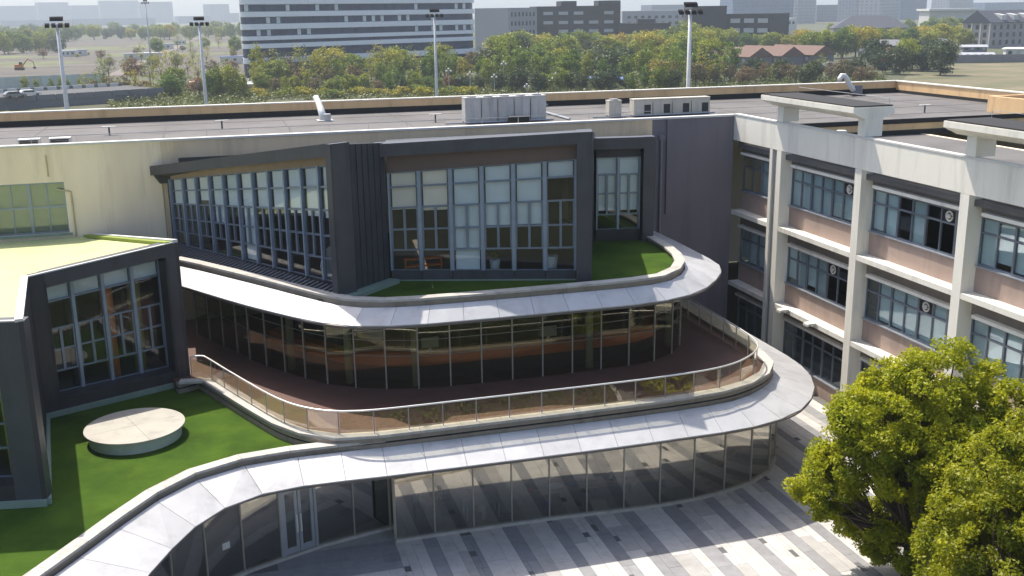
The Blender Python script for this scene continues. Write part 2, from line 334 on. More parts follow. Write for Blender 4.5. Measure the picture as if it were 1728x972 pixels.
# ================================================================== CURVED GLASS PAVILION, GROUND FLOOR
pairs1 = [(-5.6, 20, -9.0, 21.5), (-4.2, 25, -7.0, 25.8), (-2.69, 29.43, -4.6, 29.6), (-1.9, 31.2, -3.3, 31.7), (-.97, 32.75, -1.9, 33.6), (.35, 33.75, -.3, 34.65), (1.67, 34.1, 1.5, 34.98),
          (3.05, 34.15, 3.0, 35.0), (5.2, 34.05, 5.2, 34.93), (8.2, 34.0, 8.2, 34.9), (13.4, 33.95, 13.4, 34.9), (16.1, 34, 16.1, 34.95), (18.9, 34.1, 18.6, 35.15), (20.76, 34.55, 19.9, 35.6),
          (21.9, 35.1, 20.7, 36.1), (23.1, 36.17, 21.5, 36.8), (24, 37.4, 22.05, 37.7), (24.7, 39, 22.4, 39), (25, 40.6, 22.55, 40.5), (25.05, 42.2, 22.6, 42.2), (25.05, 47, 22.6, 47), (25.05, 52.9, 22.6, 52.9)]
pv = thing('glass_pavilion', 'curved two storey glass pavilion with white metal canopies and brown terrace', 'building', (12, 40, 0))
pairs1 = [(a*0.9917, b*0.9917, c, d) for a, b, c, d in pairs1]
S1 = resample(cr(pairs1, 10), 1.42)
def sub(S, n=4):                                             # finer curve inside each panel would cost parts: keep panels straight
    return S
ribbon('canopy_panel', S1[:, :2], S1[:, 2:], 3.55, 4.12, 0.04, ALU, pv, gap=0.007)
fine1 = resample(cr(pairs1, 10), 0.5)
# canopy nose (rolled edge) and soffit
nose = MB(); no_in = fine1[:, :2] + (fine1[:, 2:]-fine1[:, :2])*0.05
for i in range(len(fine1)-1):
    a0, a1, b0, b1 = fine1[i, :2], fine1[i+1, :2], no_in[i], no_in[i+1]
    nose.hexa([(*a0, 3.43), (*a1, 3.43), (*b1, 3.43), (*b0, 3.43), (*a0, 3.505), (*a1, 3.505), (*b1, 3.53), (*b0, 3.53)])
nose.build('canopy_edge', ALUEDGE, pv)
gl1 = [(-9.5, 19), (-7.2, 24), (-5.0, 28.4), (-3.6, 31.3), (-2.2, 33.3), (-.27, 34.75), (1.86, 35.65), (3.17, 36.15), (5.5, 36.68)]
gl1b = [(5.5, 35.58), (8.5, 35.58), (12.3, 35.5), (15.4, 35.3), (17.7, 35.4), (20.2, 36.0), (21.85, 37.0), (22.8, 38.4), (23.2, 40.2), (23.25, 43), (23.25, 52.9)]
SOFF = M('red_brown_soffit', (0.20, 0.10, 0.075), 0.6, var=0.1)
sof = MB(); so_in = fine1[:, :2] + (fine1[:, 2:]-fine1[:, :2])*2.6
strip(sof, no_in, so_in, 3.40, 3.425); sof.build('soffit', SOFF, pv)
# slab band between the storeys and the ground slab
cg1 = cr(gl1, 6); cg2 = cr(gl1b, 6)
slab_poly = [tuple(p) for p in cg1] + [tuple(p) for p in cg2] + [(23.25, 53), (-14, 53), (-14, 19)]
MB().prism(slab_poly, -0.02, 0.075).build('floor_slab', INTF, pv)
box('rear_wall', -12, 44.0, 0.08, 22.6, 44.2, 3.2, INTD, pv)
CEIL = M('ceiling', (0.25, 0.24, 0.22), 0.8)
ce = [tuple(p) for p in offset(cg1, 0.15)] + [tuple(p) for p in offset(cg2, 0.15)] + [(22.9, 52.9), (-13.5, 52.9), (-13.5, 19)]
MB().prism(ce, 3.43, 4.0).build('storey_slab', CEIL, pv)
def curtain(pts, step, z0, z1, gmat, parent, mull=(0.05, 0.10), skip=None, trans=(), mmat=MULL):
    P = resample(cr(pts, 8), step) if len(pts) > 2 else resample(np.array(pts, float), step)
    for i in range(len(P)-1):
        if skip and skip(P[i], P[i+1]): continue
        pa = Patch(P[i], P[i+1], z0, z1); e = 0.03/pa.len
        lv = [0.0] + list(trans) + [1.0]
        for k in range(len(lv)-1): pa.one('pane', e, 1-e, lv[k]+0.004, lv[k+1]-0.004, -0.01, 0.01, gmat, parent)
        for t in trans: pa.one('transom', e, 1-e, t-0.004, t+0.004, -0.03, 0.02, M('dark_transom', (0.20, 0.195, 0.17), 0.4, 0.4), parent)
    for i in range(len(P)):
        if skip and skip(P[max(i-1, 0)], P[i]) and skip(P[i], P[min(i+1, len(P)-1)]): continue
        t = P[min(i+1, len(P)-1)]-P[max(i-1, 0)]; t /= np.linalg.norm(t); n = np.array([t[1], -t[0]]); w, d = mull
        c = [P[i]-t*w/2+n*d/2, P[i]+t*w/2+n*d/2, P[i]+t*w/2-n*d/2, P[i]-t*w/2-n*d/2]
        MB().hexa([(*k, z0) for k in c]+[(*k, z1) for k in c]).build('mullion', mmat, parent)
    return P
dskip = lambda a, b: 1.55 < (a[0]+b[0])/2 < 3.2
curtain(gl1, 1.45, 0.14, 3.39, G_GROUND, pv, skip=dskip)
curtain([gl1[-1], (5.5, 36.1), gl1b[0]], 1.1, 0.14, 3.39, G_GROUND, pv)
P1b = curtain(gl1b, 1.52, 0.14, 3.39, G_GROUND, pv)
for nm, g in (('a', gl1), ('b', gl1b)):                        # stone sill at the foot of the glass
    c = resample(cr(g, 6), 1.4); ribbon('sill_stone', offset(c, -0.10), offset(c, 0.12), 0.135, 0.14, 0.14, COPE, pv)
# entrance doors
cgs = resample(cr(gl1, 8), 1.45); dl = [p for i, p in enumerate(cgs) if 0 < i < len(cgs)-1 and (dskip(cgs[i-1], p) or dskip(p, cgs[i+1]))]
pa = Patch(dl[0], dl[-1], 0.14, 3.39); dm = 0.10/pa.len
dfr = MB(); pa.add(dfr, 0, dm, 0, 1, -0.06, 0.07); pa.add(dfr, 1-dm, 1, 0, 1, -0.06, 0.07); pa.add(dfr, dm, 1-dm, 0.80, 0.84, -0.06, 0.07); pa.add(dfr, dm, 1-dm, 0.97, 1, -0.06, 0.07)
dfr.build('door_frame', FRAMEL, pv); pa.one('pane', dm, 1-dm, 0.84, 0.97, -0.01, 0.01, G_GROUND, pv)
nleaf = max(2, round(pa.len/0.95))
for k in range(nleaf):
    u0 = dm+(1-2*dm)*k/nleaf; u1 = dm+(1-2*dm)*(k+1)/nleaf; g = 0.012/pa.len; w = 0.12/pa.len
    lf = MB()
    for a in ((u0+g, u0+g+w, 0.01, 0.795), (u1-g-w, u1-g, 0.01, 0.795), (u0+g+w, u1-g-w, 0.01, 0.08), (u0+g+w, u1-g-w, 0.74, 0.795)): pa.add(lf, *a, -0.03, 0.04)
    door = lf.build('door', FRAMEL, pv); pa.one('pane', u0+g+w, u1-g-w, 0.08, 0.74, -0.008, 0.012, G_GROUND, door)
    pa.one('handle', (u1-g-w*0.8 if k % 2 == 0 else u0+g+w*0.3), (u1-g-w*0.3 if k % 2 == 0 else u0+g+w*0.8), 0.25, 0.46, 0.05, 0.09, STEEL, door)
for xq, z0, z1, w in ((1.1, 1.75, 2.15, .32), (-1.15, 1.25, 1.5, .3)):           # paper notices stuck to the glass
    k = int(np.argmin(np.abs(cgs[:-1, 0]+.7*0-xq))); a_, b_ = (cgs[k], cgs[k+1]); pn = Patch(a_, b_, 0.14, 3.39)
    if not dskip(a_, b_): pn.one('notice', .45, .45+w/pn.len, (z0-.14)/3.25, (z1-.14)/3.25, .012, .018, WHITE, pv)
# interior columns of the ground floor
for cx, cy in ((10.05, 36.7), (15.6, 37.4), (20.3, 39.2), (3.0, 40)): MB().tube([(cx, cy, 0.08), (cx, cy, 3.3)], 0.26, 16).build('column', M('pale_column', (0.42, 0.44, 0.42), 0.5), pv, smooth=True)

# ---- lawn, its kerb, the terrace
lawn_in = resample(cr([(p[2], p[3]) for p in pairs1[:9]], 10), 0.8); lk = resample(cr([(p[2], p[3]) for p in pairs1[:9]], 10), 1.6)
kerb = thing('lawn_kerb', 'pale stone coping curving along the edge of the artificial lawn', 'kerb', (-3, 32, 4.1))
ribbon('coping_stone', offset(lk, 0.05), offset(lk, 0.50), 4.38, 4.38, 0.09, COPE, kerb)
strip(MB(), offset(lk, 0.09), offset(lk, 0.42), 3.95, 4.29).build('riser', FASCIA, kerb)
lp = [tuple(p) for p in offset(lawn_in, 0.3)] + [(5.2, 36.5), (3.5, 38), (0.5, 44.5), (-2, 52.9), (-14, 52.9), (-14, 19), (-9.3, 20)]
struct(MB().prism(lp, 3.9, 4.08).build('lawn', TURF))
cop1 = [(-1.95, 43.05), (-1.25, 43.32), (-1.15, 43.25), (-.2, 41.0), (.56, 39.2), (1.5, 37.15), (2.26, 36.05), (3.08, 35.32), (4.06, 34.99), (5.4, 34.90), (8.4, 34.89), (13, 34.89), (16.9, 35.0), (19.1, 35.31), (20.8, 36.14), (21.84, 37.1), (22.3, 38), (22.5, 39), (22.58, 40), (22.6, 42), (22.6, 46), (22.6, 52.9)]
rail1 = [(-1.42, 43.55), (-1.0, 43.62), (-.78, 43.3), (-.03, 41.45), (1.1, 38.75), (1.72, 37.45), (2.34, 36.5), (3.17, 35.75), (4.15, 35.35), (5.5, 35.2), (8.5, 35.19), (10.8, 35.19), (13, 35.19), (15.9, 35.25), (18.24, 35.5), (19.71, 36.05), (20.85, 36.95), (21.45, 37.9), (21.70, 39.2), (21.78, 41), (21.80, 43.5), (21.80, 46), (21.80, 52.8)]
c1 = resample(cr(cop1, 8), 1.5)
DZ = 4.45
ribbon('coping_stone', c1, offset(c1, 0.42), 4.60, 4.60, 0.10, COPE, pv)
cf = resample(cr(cop1, 8), 0.45)
strip(MB(), offset(cf, 0.05), offset(cf, 0.36), 4.33, 4.499).build('fascia', FASCIA, pv)
strip(MB(), offset(cf, 0.10), offset(cf, 0.34), 4.26, 4.33).build('shadow_gap', BLACK, pv)
strip(MB(), offset(cf, 0.04), offset(cf, 0.36), 3.95, 4.26).build('fascia', FASCIA, pv)
gl2 = [(-1.2, 50.2), (-.3, 48.4), (.47, 46.9), (.99, 45.6), (2.0, 43.9), (2.99, 42.46), (3.82, 41.35), (5.2, 40.35), (6.1, 39.95), (7.5, 39.55), (9.55, 39.45), (14.2, 39.45), (17.3, 39.75), (18.7, 40.45), (19.6, 41.5), (20.2, 42.8), (20.5, 44.3), (20.6, 46), (20.6, 52.9)]
dk = [tuple(p) for p in offset(cf, 0.30)] + [(22.2, 52.95), (-3.4, 52.95), (-3.4, 47), (-2.0, 43.4)]
struct(MB().prism(dk, 4.10, DZ).build('terrace_deck', DECK))
# deck edge boards (curved) ---------------------------------------------------
rl = thing('terrace_railing', 'curved glass balustrade with stainless handrail around the brown terrace', 'railing', (10, 35.2, 4.45))
rp = resample(cr(rail1, 8), 1.25); rf = resample(cr(rail1, 8), 0.3)
for i in range(len(rp)-1):
    pa = Patch(rp[i], rp[i+1], DZ+0.06, DZ+0.93); e = 0.045/pa.len; pa.one('glass_panel', e, 1-e, 0, 1, -0.006, 0.006, G_RAIL, rl)
for p in rp:
    MB().box(p[0]-.02, p[1]-.02, DZ-0.01, p[0]+.02, p[1]+.02, DZ+0.99).build('post', MULL, rl)
MB().tube([(*p, DZ+1.01) for p in rf], 0.035, 8).build('handrail', STEEL, rl, smooth=True)

# ---- upper storey of the pavilion
curtain(gl2, 1.30, DZ+0.02, 7.75, G_UP, pv, mull=(0.05, 0.08), trans=(0.42, 0.62))
MB().prism([tuple(p) for p in offset(cr(gl2, 6), 0.4)] + [(20, 52.9), (-3, 52.9)], 7.76, 8.05).build('storey_slab', CEIL, pv)
gin = offset(resample(cr(gl2, 8), 0.5), 1.05)
strip(MB(), gin[10:-14], offset(gin[10:-14], 0.55), DZ+0.62, DZ+1.12).build('counter_front', TERRA, pv)
strip(MB(), offset(gin[10:-14], 0.06), offset(gin[10:-14], 0.5), DZ, DZ+0.62).build('counter_base', INTD, pv)
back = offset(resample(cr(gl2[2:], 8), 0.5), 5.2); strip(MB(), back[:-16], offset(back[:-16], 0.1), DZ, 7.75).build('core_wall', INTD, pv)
for t in (0.20, 0.285, 0.36, 0.56, 0.70):
    k = int(t*len(gin)); q = offset(gin, -0.55)[k]; MB().tube([(*q, DZ), (*q, 7.76)], 0.16, 14).build('column', M('pale_green_column', (0.50, 0.52, 0.40), 0.5), pv, smooth=True)
pairs2 = [(-1.95, 47.7, -2.0, 49.3), (-1.63, 47.2, -1.3, 48.4), (.6, 43.56, 1.5, 44.2), (2.02, 41.5, 2.9, 42.0), (3.37, 39.75, 4.1, 40.2), (4.25, 38.96, 4.8, 39.5), (5.16, 38.46, 5.6, 39.05), (6.87, 38.07, 7.2, 38.78), (9.28, 37.98, 9.4, 38.7),
          (12.8, 37.98, 12.8, 38.68), (16.4, 38.02, 16.2, 38.75), (18.2, 38.46, 17.7, 39.05), (19.56, 39.24, 18.7, 39.8), (21, 40.8, 19.6, 41.1), (21.85, 42.1, 20.1, 42.5), (22.28, 43.4, 20.35, 43.8), (22.4, 45.5, 20.5, 45.5), (22.5, 48.6, 20.6, 48.6), (22.5, 52.9, 20.6, 52.9)]
S2 = resample(cr(pairs2, 10), 1.42); ribbon('canopy_panel', S2[:, :2], S2[:, 2:], 7.62, 8.13, 0.04, ALU, pv, gap=0.007)
fine2 = resample(cr(pairs2, 10), 0.5); ni2 = fine2[:, :2]+(fine2[:, 2:]-fine2[:, :2])*0.06
nose = MB()
for i in range(len(fine2)-1):
    a0, a1, b0, b1 = fine2[i, :2], fine2[i+1, :2], ni2[i], ni2[i+1]
    nose.hexa([(*a0, 7.50), (*a1, 7.50), (*b1, 7.50), (*b0, 7.50), (*a0, 7.575), (*a1, 7.575), (*b1, 7.60), (*b0, 7.60)])
nose.build('canopy_edge', ALUEDGE, pv)
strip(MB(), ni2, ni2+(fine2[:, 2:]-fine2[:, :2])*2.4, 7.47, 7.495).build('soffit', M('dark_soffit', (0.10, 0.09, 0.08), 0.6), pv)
k2 = resample(cr([(p[2], p[3]) for p in pairs2], 10), 1.5); k2f = resample(cr([(p[2], p[3]) for p in pairs2], 10), 0.5)
ribbon('coping_stone', offset(k2, 0.03), offset(k2, 0.48), 8.42, 8.42, 0.09, COPE, pv)
strip(MB(), offset(k2f, 0.07), offset(k2f, 0.42), 8.0, 8.33).build('fascia', FASCIA, pv)
up = [tuple(p) for p in offset(k2f, 0.35)] + [(20.3, 52.95), (-3, 52.95)]
struct(MB().prism(up, 8.05, 8.16).build('roof_lawn', TURF))

# ================================================================== DARK WINDOW PODS
def podwin(pa, n, parent, rows=(0, .21, .42, .64, .85, 1), cas=(1, 3), blinds=None, gmat=G_POD, inset=0.0, wide=0.10, seed=1):
    """n bays of blue-grey glazing: thick mullions, transoms, paired casements, panes and blinds"""
    R = random.Random(seed); L = pa.len; H = pa.h()
    for i in range(n+1):
        u = i/n; w = wide/2/L; pa.one('mullion', max(0, u-w), min(1, u+w), 0, 1, -0.06+inset, 0.12+inset, M('pale_blue_mullion', (0.30, 0.36, 0.47), 0.35, 0.45), parent)
    for i in range(n):
        u0 = i/n+wide/2/L; u1 = (i+1)/n-wide/2/L; h = 0.035/H; fb = MB()
        for k, t in enumerate(rows):
            pa.add(fb, u0, u1, max(0, t-h), min(1, t+h), -0.04+inset, 0.05+inset)
        um = (u0+u1)/2; cw = 0.05/L
        tc0, tc1 = rows[cas[0]], rows[cas[1]]
        pa.add(fb, um-cw, um+cw, tc0+h, tc1-h, -0.035+inset, 0.06+inset)
        for a in (u0, u1-1.5*cw): pa.add(fb, a, a+1.5*cw, tc0+h, tc1-h, -0.03+inset, 0.045+inset)
        for a in (u0, u1-0.7*cw): pa.add(fb, a, a+0.7*cw, 0.001, 0.999, -0.025+inset, 0.04+inset)
        fr = fb.build('window_frame', FRAME, parent)
        for k in range(len(rows)-1):
            t0, t1 = rows[k]+h, rows[k+1]-h
            if cas[0] <= k < cas[1]:
                for a, b in ((u0+1.5*cw, um-cw), (um+cw, u1-1.5*cw)): pa.one('pane', a, b, t0, t1, -0.008+inset, 0.008+inset, gmat, fr)
            else: pa.one('pane', u0, u1, t0, t1, -0.008+inset, 0.008+inset, gmat, fr)
        bl = blinds(i, R) if blinds else None
        if bl: pa.one('blind', u0+0.01, u1-0.01, bl[0], 0.985, -0.085+inset, -0.07+inset, bl[1], parent)
Z3 = 8.16
# ---- pod A: slanted glazed bay on the left
A0, A1 = (-1.83, 52.6), (4.75, 41.17)
pA = thing('window_pod', 'slanted charcoal window bay with long sloping eave against the cream wall', 'bay window', (2, 48, Z3))
pa = Patch(A0, A1, (8.45, 8.62), (11.55, 13.42))
podwin(pa, 11, pA, rows=(0, .20, .40, .62, .82, 1), blinds=lambda i, R: ([.60, .60, .68, .40, .62, .02, .62, .62, .58, .56, .55][i], BLIND), seed=3, wide=0.09)
head = Patch(A0, A1, (11.55, 13.42), (12.05, 14.0)); head.one('window_head', 0, 1, 0, 1, -0.12, 0.02, M('brown_head', (0.36, 0.265, 0.185), 0.8), pA)
plinth = Patch(A0, A1, Z3, (8.45, 8.62)); plinth.one('plinth', 0, 1, 0, 1, -0.25, 0.0, DARKZ, pA)
n_sl = 44                                                     # sloping louvre blades in front of the glass
lou = Patch(A0, A1, 8.2, 8.5)
for i in range(n_sl):
    u = (i+0.5)/n_sl; du = 0.05/lou.len
    MB().hexa([lou.pt(u-du, 0, 0.85), lou.pt(u+du, 0, 0.85), lou.pt(u+du, 0.6, 0.03), lou.pt(u-du, 0.6, 0.03), lou.pt(u-du, .25, 0.85), lou.pt(u+du, .25, 0.85), lou.pt(u+du, .95, 0.03), lou.pt(u-du, .95, 0.03)]).build('slat', M('louvre_grey', (0.15, 0.155, 0.18), 0.5, 0.2), pA)
lou.one('ledge', 0, 1, -0.1, 0.0, 0.0, 1.05, DARKZ, pA)
d_ = np.array(A1)-np.array(A0); d_ /= np.linalg.norm(d_); nA = np.array([d_[1], -d_[0]])
E0 = np.array(A0)-d_*0.75+nA*0.62; E1 = np.array(A1)+d_*0.10+nA*0.62
ea = Patch(E0, E1, (11.72, 13.78), (12.17, 14.28)); ea.one('eave', 0, 1, 0, 1, -0.9, 0.0, DARKZ2, pA)
roofA = [tuple(E0-nA*0.05), tuple(E1-nA*0.05), (6.85, 42.8), (8.5, 53.0), (-2.35, 53.0)]
MB().prism(roofA, [11.85, 13.95, 13.6, 11.5, 11.3], [12.10, 14.25, 13.9, 11.8, 11.6]).build('roof', DARKZ, pA)
jamb = Patch(tuple(np.array(A0)-d_*0.25), A0, Z3, (11.9, 12.0)); jamb.one('jamb', 0, 1, 0, 1, -0.4, 0.06, DARKZ, pA)
# end panel of standing-seam sheets
C0 = np.array(A1)+d_*0.46+nA*0.6; C1 = np.array([6.87, 42.75])
ec = Patch(np.array(A1)+d_*0.105, np.array(A1)+d_*0.45, Z3, (14.27, 14.29)); ec.one('corner_post', 0, 1, 0, 1, -0.3, 0.62, DARKZ2, pA)
pc = Patch(C0, C1, Z3, (14.27, 13.98))
for i in range(9):
    pc.one('seam_panel', i/9+0.003, (i+1)/9-0.003, 0, 1, -0.12, 0.0, DARKZ2, pA); pc.one('seam', i/9-0.004+0.003, i/9+0.007, 0.002, 0.998, 0.001, 0.035, DARKZ2, pA)
pc.one('base_flashing', 0, 1, 0, 0.03, 0.002, 0.5, MINT, pA)
MB().prism([tuple(np.array(A0)-nA*0.3), tuple(np.array(A1)-nA*0.3), (6.8, 43), (8.4, 52.9), (-1.5, 52.95)], Z3+0.003, Z3+0.12).build('floor', INTF, pA)
# ---- pod B: the tall glazed bay
B0, B1 = (6.98, 42.95), (14.35, 40.55)
pB = thing('window_pod', 'tall charcoal window bay with six glazed bays above the upper canopy', 'bay window', (11, 44, Z3))
pa = Patch(B0, B1, (8.62, 8.58), (12.72, 13.22)); B0n = np.array(B0); B1n = np.array(B1); dB = (B1n-B0n)/np.linalg.norm(B1n-B0n); nB = np.array([dB[1], -dB[0]])
podwin(pa, 6, pB, blinds=lambda i, R: [(.62, BLINDC), (.60, BLINDC), (.0, BLIND), (.43, BLIND), (.43, BLIND), (.85, BLIND)][i], seed=5, wide=0.14)
Patch(B0, B1, (12.72, 13.22), (13.45, 13.92)).one('window_head', 0, 1, 0, 1, -0.12, 0.02, M('brown_soffit_panel', (0.15, 0.10, 0.085), 0.6), pB)
for k in range(6): Patch(B0, B1, Z3, 8.6).one('plinth_panel', k/6+0.002, (k+1)/6-0.002, 0.10, 1, -0.2, 0.03, DARKZ2, pB)
Patch(B0, B1, Z3, 8.6).one('base_flashing', 0, 1, 0, 0.10, -0.2, 0.10, MINT, pB)
eb = Patch(B0n-dB*0.5+nB*0.55, B1n+nB*0.55, (13.42, 13.88), (13.95, 14.36)); eb.one('eave', 0, 1, 0, 1, -0.8, 0, DARKZ2, pB)
cp = Patch(B1n, B1n+dB*0.62, Z3, (14.36, 14.38)); cp.one('corner_post', 0, 1, 0, 1, -0.5, 0.56, DARKZ2, pB)
BR0 = B1n+dB*0.60-nB*0.45; BR1 = np.array([17.75, 47.6]); Patch(BR0, BR1, Z3, (14.34, 13.4)).one('side_wall', 0, 1, 0, 1, -0.15, 0, DARKZ, pB)
MB().prism([tuple(B0n+nB*0.1), tuple(B1n+dB*0.6+nB*0.1), tuple(BR0), (17.6, 47.6), (18.2, 53.0), (8.6, 53.0)], [13.6, 14.0, 14.0, 13.1, 12.6, 12.6], [13.93, 14.34, 14.34, 13.4, 12.9, 12.9]).build('roof', DARKZ, pB)
MB().prism([tuple(B0n-nB*0.3), tuple(B1n-nB*0.3), (17.3, 47.5), (18, 52.9), (8.6, 52.9)], Z3+0.003, Z3+0.12).build('floor', INTF, pB)
# ---- pod C: narrow bay next to the grey-violet wall
pC = thing('window_pod', 'narrow charcoal window bay with two panes beside the grey violet wall', 'bay window', (19, 48, Z3))
pa = Patch((17.75, 47.35), (19.87, 47.0), 8.75, 12.25)
podwin(pa, 2, pC, rows=(0, .21, .5, .76, 1), cas=(1, 3), blinds=lambda i, R: (.26, BLIND), seed=8)
Patch((17.75, 47.35), (19.87, 47.0), 12.25, 12.75).one('window_head', 0, 1, 0, 1, -0.1, 0.02, DARKZ, pC)
Patch((17.75, 47.35), (19.87, 47.0), Z3, 8.75).one('plinth', 0, 1, 0, 1, -0.2, 0.02, DARKZ, pC)
Patch((17.3, 46.95), (19.9, 46.55), 12.68, 13.22).one('eave', 0, 1, 0, 1, -0.6, 0, DARKZ2, pC)
Patch((19.87, 46.55), (20.40, 46.47), Z3, 13.23).one('corner_post', 0, 1, 0, 1, -0.6, 0, DARKZ2, pC)
Patch((20.41, 46.55), (23.3, 53.0), Z3, (13.2, 12.28)).one('side_wall', 0, 1, 0, 1, -0.12, 0, DARKZ, pC)
MB().prism([(17.3, 47.0), (20.36, 46.5), (23.2, 52.95), (17.9, 52.95)], [12.85, 12.85, 12.0, 12.0], [13.19, 13.19, 12.25, 12.25]).build('roof', DARKZ, pC)
MB().prism([(17.8, 47.5), (20.3, 47.1), (22.9, 52.9), (18.2, 52.9)], Z3+0.003, Z3+0.12).build('floor', INTF, pC)
# ---- pod D: the low block standing on the lawn
ZD = 4.09
D1 = np.array([-1.5, 44.3]); D2 = np.array([-6.85, 41.86]); D4 = np.array([-5.82, 33.75]); D5 = np.array([-12.5, 34.9]); D6 = np.array([-13.5, 52.9]); D7 = np.array([-5.5, 52.95])
pD = thing('lawn_pod', 'low charcoal block with pale lime roof standing on the artificial lawn', 'building', (-7, 44, ZD))
pa0 = Patch(D2, D1, ZD, (9.70, 10.18)); L0 = pa0.len
pa0.one('corner_post', 1-0.55/L0, 1, 0, 1, -0.5, 0, DARKZ2, pD); pa0.one('corner_post', 0, 0.55/L0, 0, 1, -0.5, 0, DARKZ, pD)
Patch(pa0.pt(.55/L0, 0)[:2], pa0.pt(1-.55/L0, 0)[:2], (9.2, 9.62), (9.74, 10.13)).one('eave', 0, 1, 0, 1, -0.6, 0, DARKZ2, pD)
wq = Patch(np.array(pa0.pt(.55/L0, 0, -0.85)[:2]), np.array(pa0.pt(1-.55/L0, 0, -0.85)[:2]), 4.75, (9.0, 9.4))
podwin(wq, 4, pD, rows=(0, .20, .40, .60, .86, 1), cas=(1, 3), blinds=lambda i, R: (.86, BLIND), seed=11, wide=0.12)
wq.one('window_head', 0, 1, 1, 1.12, -0.1, 0.02, DARKZ, pD)
Patch(wq.p, wq.q, ZD, 4.75).one('plinth', 0, 1, 0, 1, -0.2, 0.84, DARKZ, pD)
for u, q in ((0.0, -1), (1.0, 1)):
    a = wq.pt(u, 0)[:2]; b = pa0.pt(.55/L0 if u == 0 else 1-.55/L0, 0)[:2]; MB().seg(a, b, ZD, 9.4, 0.1).build('jamb', DARKZ, pD)
pa0.one('base_kerb', 0.0, 1.0, 0, 0.035, 0.003, 0.14, MINT, pD)
pr = Patch(D4, D2, ZD, (10.18, 9.70)); pr.one('side_wall', 0, 1, 0, 1, -0.15, 0, DARKZ, pD); pr.one('base_kerb', 0, 1, 0, 0.035, 0.003, 0.12, MINT, pD)
pf = Patch(D5, D4, ZD, (10.25, 10.18)); Lf = pf.len
pf.one('corner_post', 1-0.95/Lf, 1, 0, 1, -0.5, 0, DARKZ2, pD); pf.one('base_kerb', 0, 1, 0, 0.035, 0.003, 0.14, MINT, pD)
Patch(D5, pf.pt(1-.95/Lf, 0)[:2], 9.5, (10.25, 10.19)).one('eave', 0, 1, 0, 1, -0.6, 0, DARKZ2, pD)
wf = Patch(np.array(D5)+np.array([0.15, 0.8]), np.array(pf.pt(1-.95/Lf, 0, -0.8)[:2]), 4.8, 9.35)
podwin(wf, 5, pD, rows=(0, .22, .40, .58, .84, 1), cas=(1, 3), blinds=lambda i, R: (.84, BLINDC), seed=13, wide=0.12)
wf.one('window_head', 0, 1, 1, 1.1, -0.1, 0.02, SOFF, pD); Patch(wf.p, wf.q, ZD, 4.8).one('plinth', 0, 1, 0, 1, -0.2, 0.78, DARKZ, pD)
pD1 = Patch(D1, D7, ZD, (10.16, 9.0)); pD1.one('side_wall', 0, 1, 0, 1, -0.15, 0, DARKZ, pD)
def fan(name, tops, faces, thick, mat, parent):
    n = len(tops); v = list(tops)+[(x, y, z-thick) for x, y, z in tops]
    f = [tuple(q) for q in faces]+[tuple(i+n for i in q[::-1]) for q in faces]
    edges = {}
    for q in faces:
        for i in range(len(q)):
            e = (q[i], q[(i+1) % len(q)]); edges[e] = 1
    for (a, b) in edges:
        if (b, a) not in edges: f.append((b, a, a+n, b+n))
    return mk(name, v, f, mat, parent)
mid = np.array([-13.2, 42.0])
fan('roof', [(*(D1+(-.12, .05)), 10.10), (*(D2+(-.05, .1)), 9.66), (*(D4+(-.12, .1)), 10.10), (*(D5+(0, .1)), 10.15), (*mid, 9.6), (*D6, 8.98), (*(D7+(-.1, 0)), 8.98)], [(0, 6, 5, 4, 1), (1, 4, 3, 2)], 0.3, LIME, pD)
def upst(p, q, za, zb, h, w, mat, name='roof_upstand', side=0): return Patch(p, q, (za, zb), (za+h, zb+h)).one(name, 0, 1, 0, 1, -w, 0, mat, pD)
upst(D1, D7, 10.14, 8.98, 0.14, 0.22, WHITE, 'roof_edging'); upst(D1+(-.23, -.03), D7+(-.23, 0), 10.09, 8.97, 0.12, 0.3, LIMEUP)
upst(D2, D1, 9.70, 10.15, 0.05, 0.10, WHITE, 'roof_edging'); upst(D4, D2, 10.16, 9.68, 0.10, 0.24, WHITE, 'roof_edging'); upst(D5, D4, 10.22, 10.15, 0.05, 0.12, WHITE, 'roof_edging')
MB().prism([tuple(D1+(-.3, .3)), tuple(D7), tuple(D6), tuple(D5+(.3, .5)), tuple(D4+(-.4, .4)), tuple(D2+(-.3, .3))], ZD+0.002, ZD+0.10).build('floor', INTF, pD)
box('partition', -13, 48.5, ZD+.1, -4, 48.65, 8.9, INT, pD); box('partition', -9.6, 36.5, ZD+.1, -9.45, 48.4, 9.0, INTD, pD)
for u, cc in ((0.84, OLIVE), (0.30, INT), (0.6, TERRA)):
    q = wq.pt(u, 0, -1.1)[:2]; MB().tube([(*q, ZD+.1), (*q, 9.0)], 0.26, 14).build('column', cc, pD, smooth=True)
q = wf.pt(0.93, 0, -1.0)[:2]; MB().tube([(*q, ZD+.1), (*q, 9.0)], 0.32, 14).build('column', OLIVE, pD, smooth=True)

# round platform on the lawn
rpf = thing('round_platform', 'low round white platform with jointed top on the artificial lawn', 'platform', (-3.42, 38.75, 4.08))
MB().tube([(-3.42, 38.75, 4.07), (-3.42, 38.75, 4.50)], 1.62, 40).build('drum', M('drum_green_white', (0.42, 0.46, 0.40), 0.6), rpf, smooth=False)
for s in (0, 1, 2, 3):
    pts = [(-3.42, 38.75)]
    for k in range(13):
        a = math.radians(20+90*s+k*7.5); pts.append((-3.42+1.77*math.cos(a), 38.75+1.77*math.sin(a)))
    c = np.mean(np.array(pts), 0); pts = [tuple(np.array(p)+(c-np.array(p))*0.004) for p in pts]
    MB().prism(pts, 4.50, 4.57).build('top_panel', M('platform_top', (0.40, 0.375, 0.33), 0.6, var=0.06), rpf)

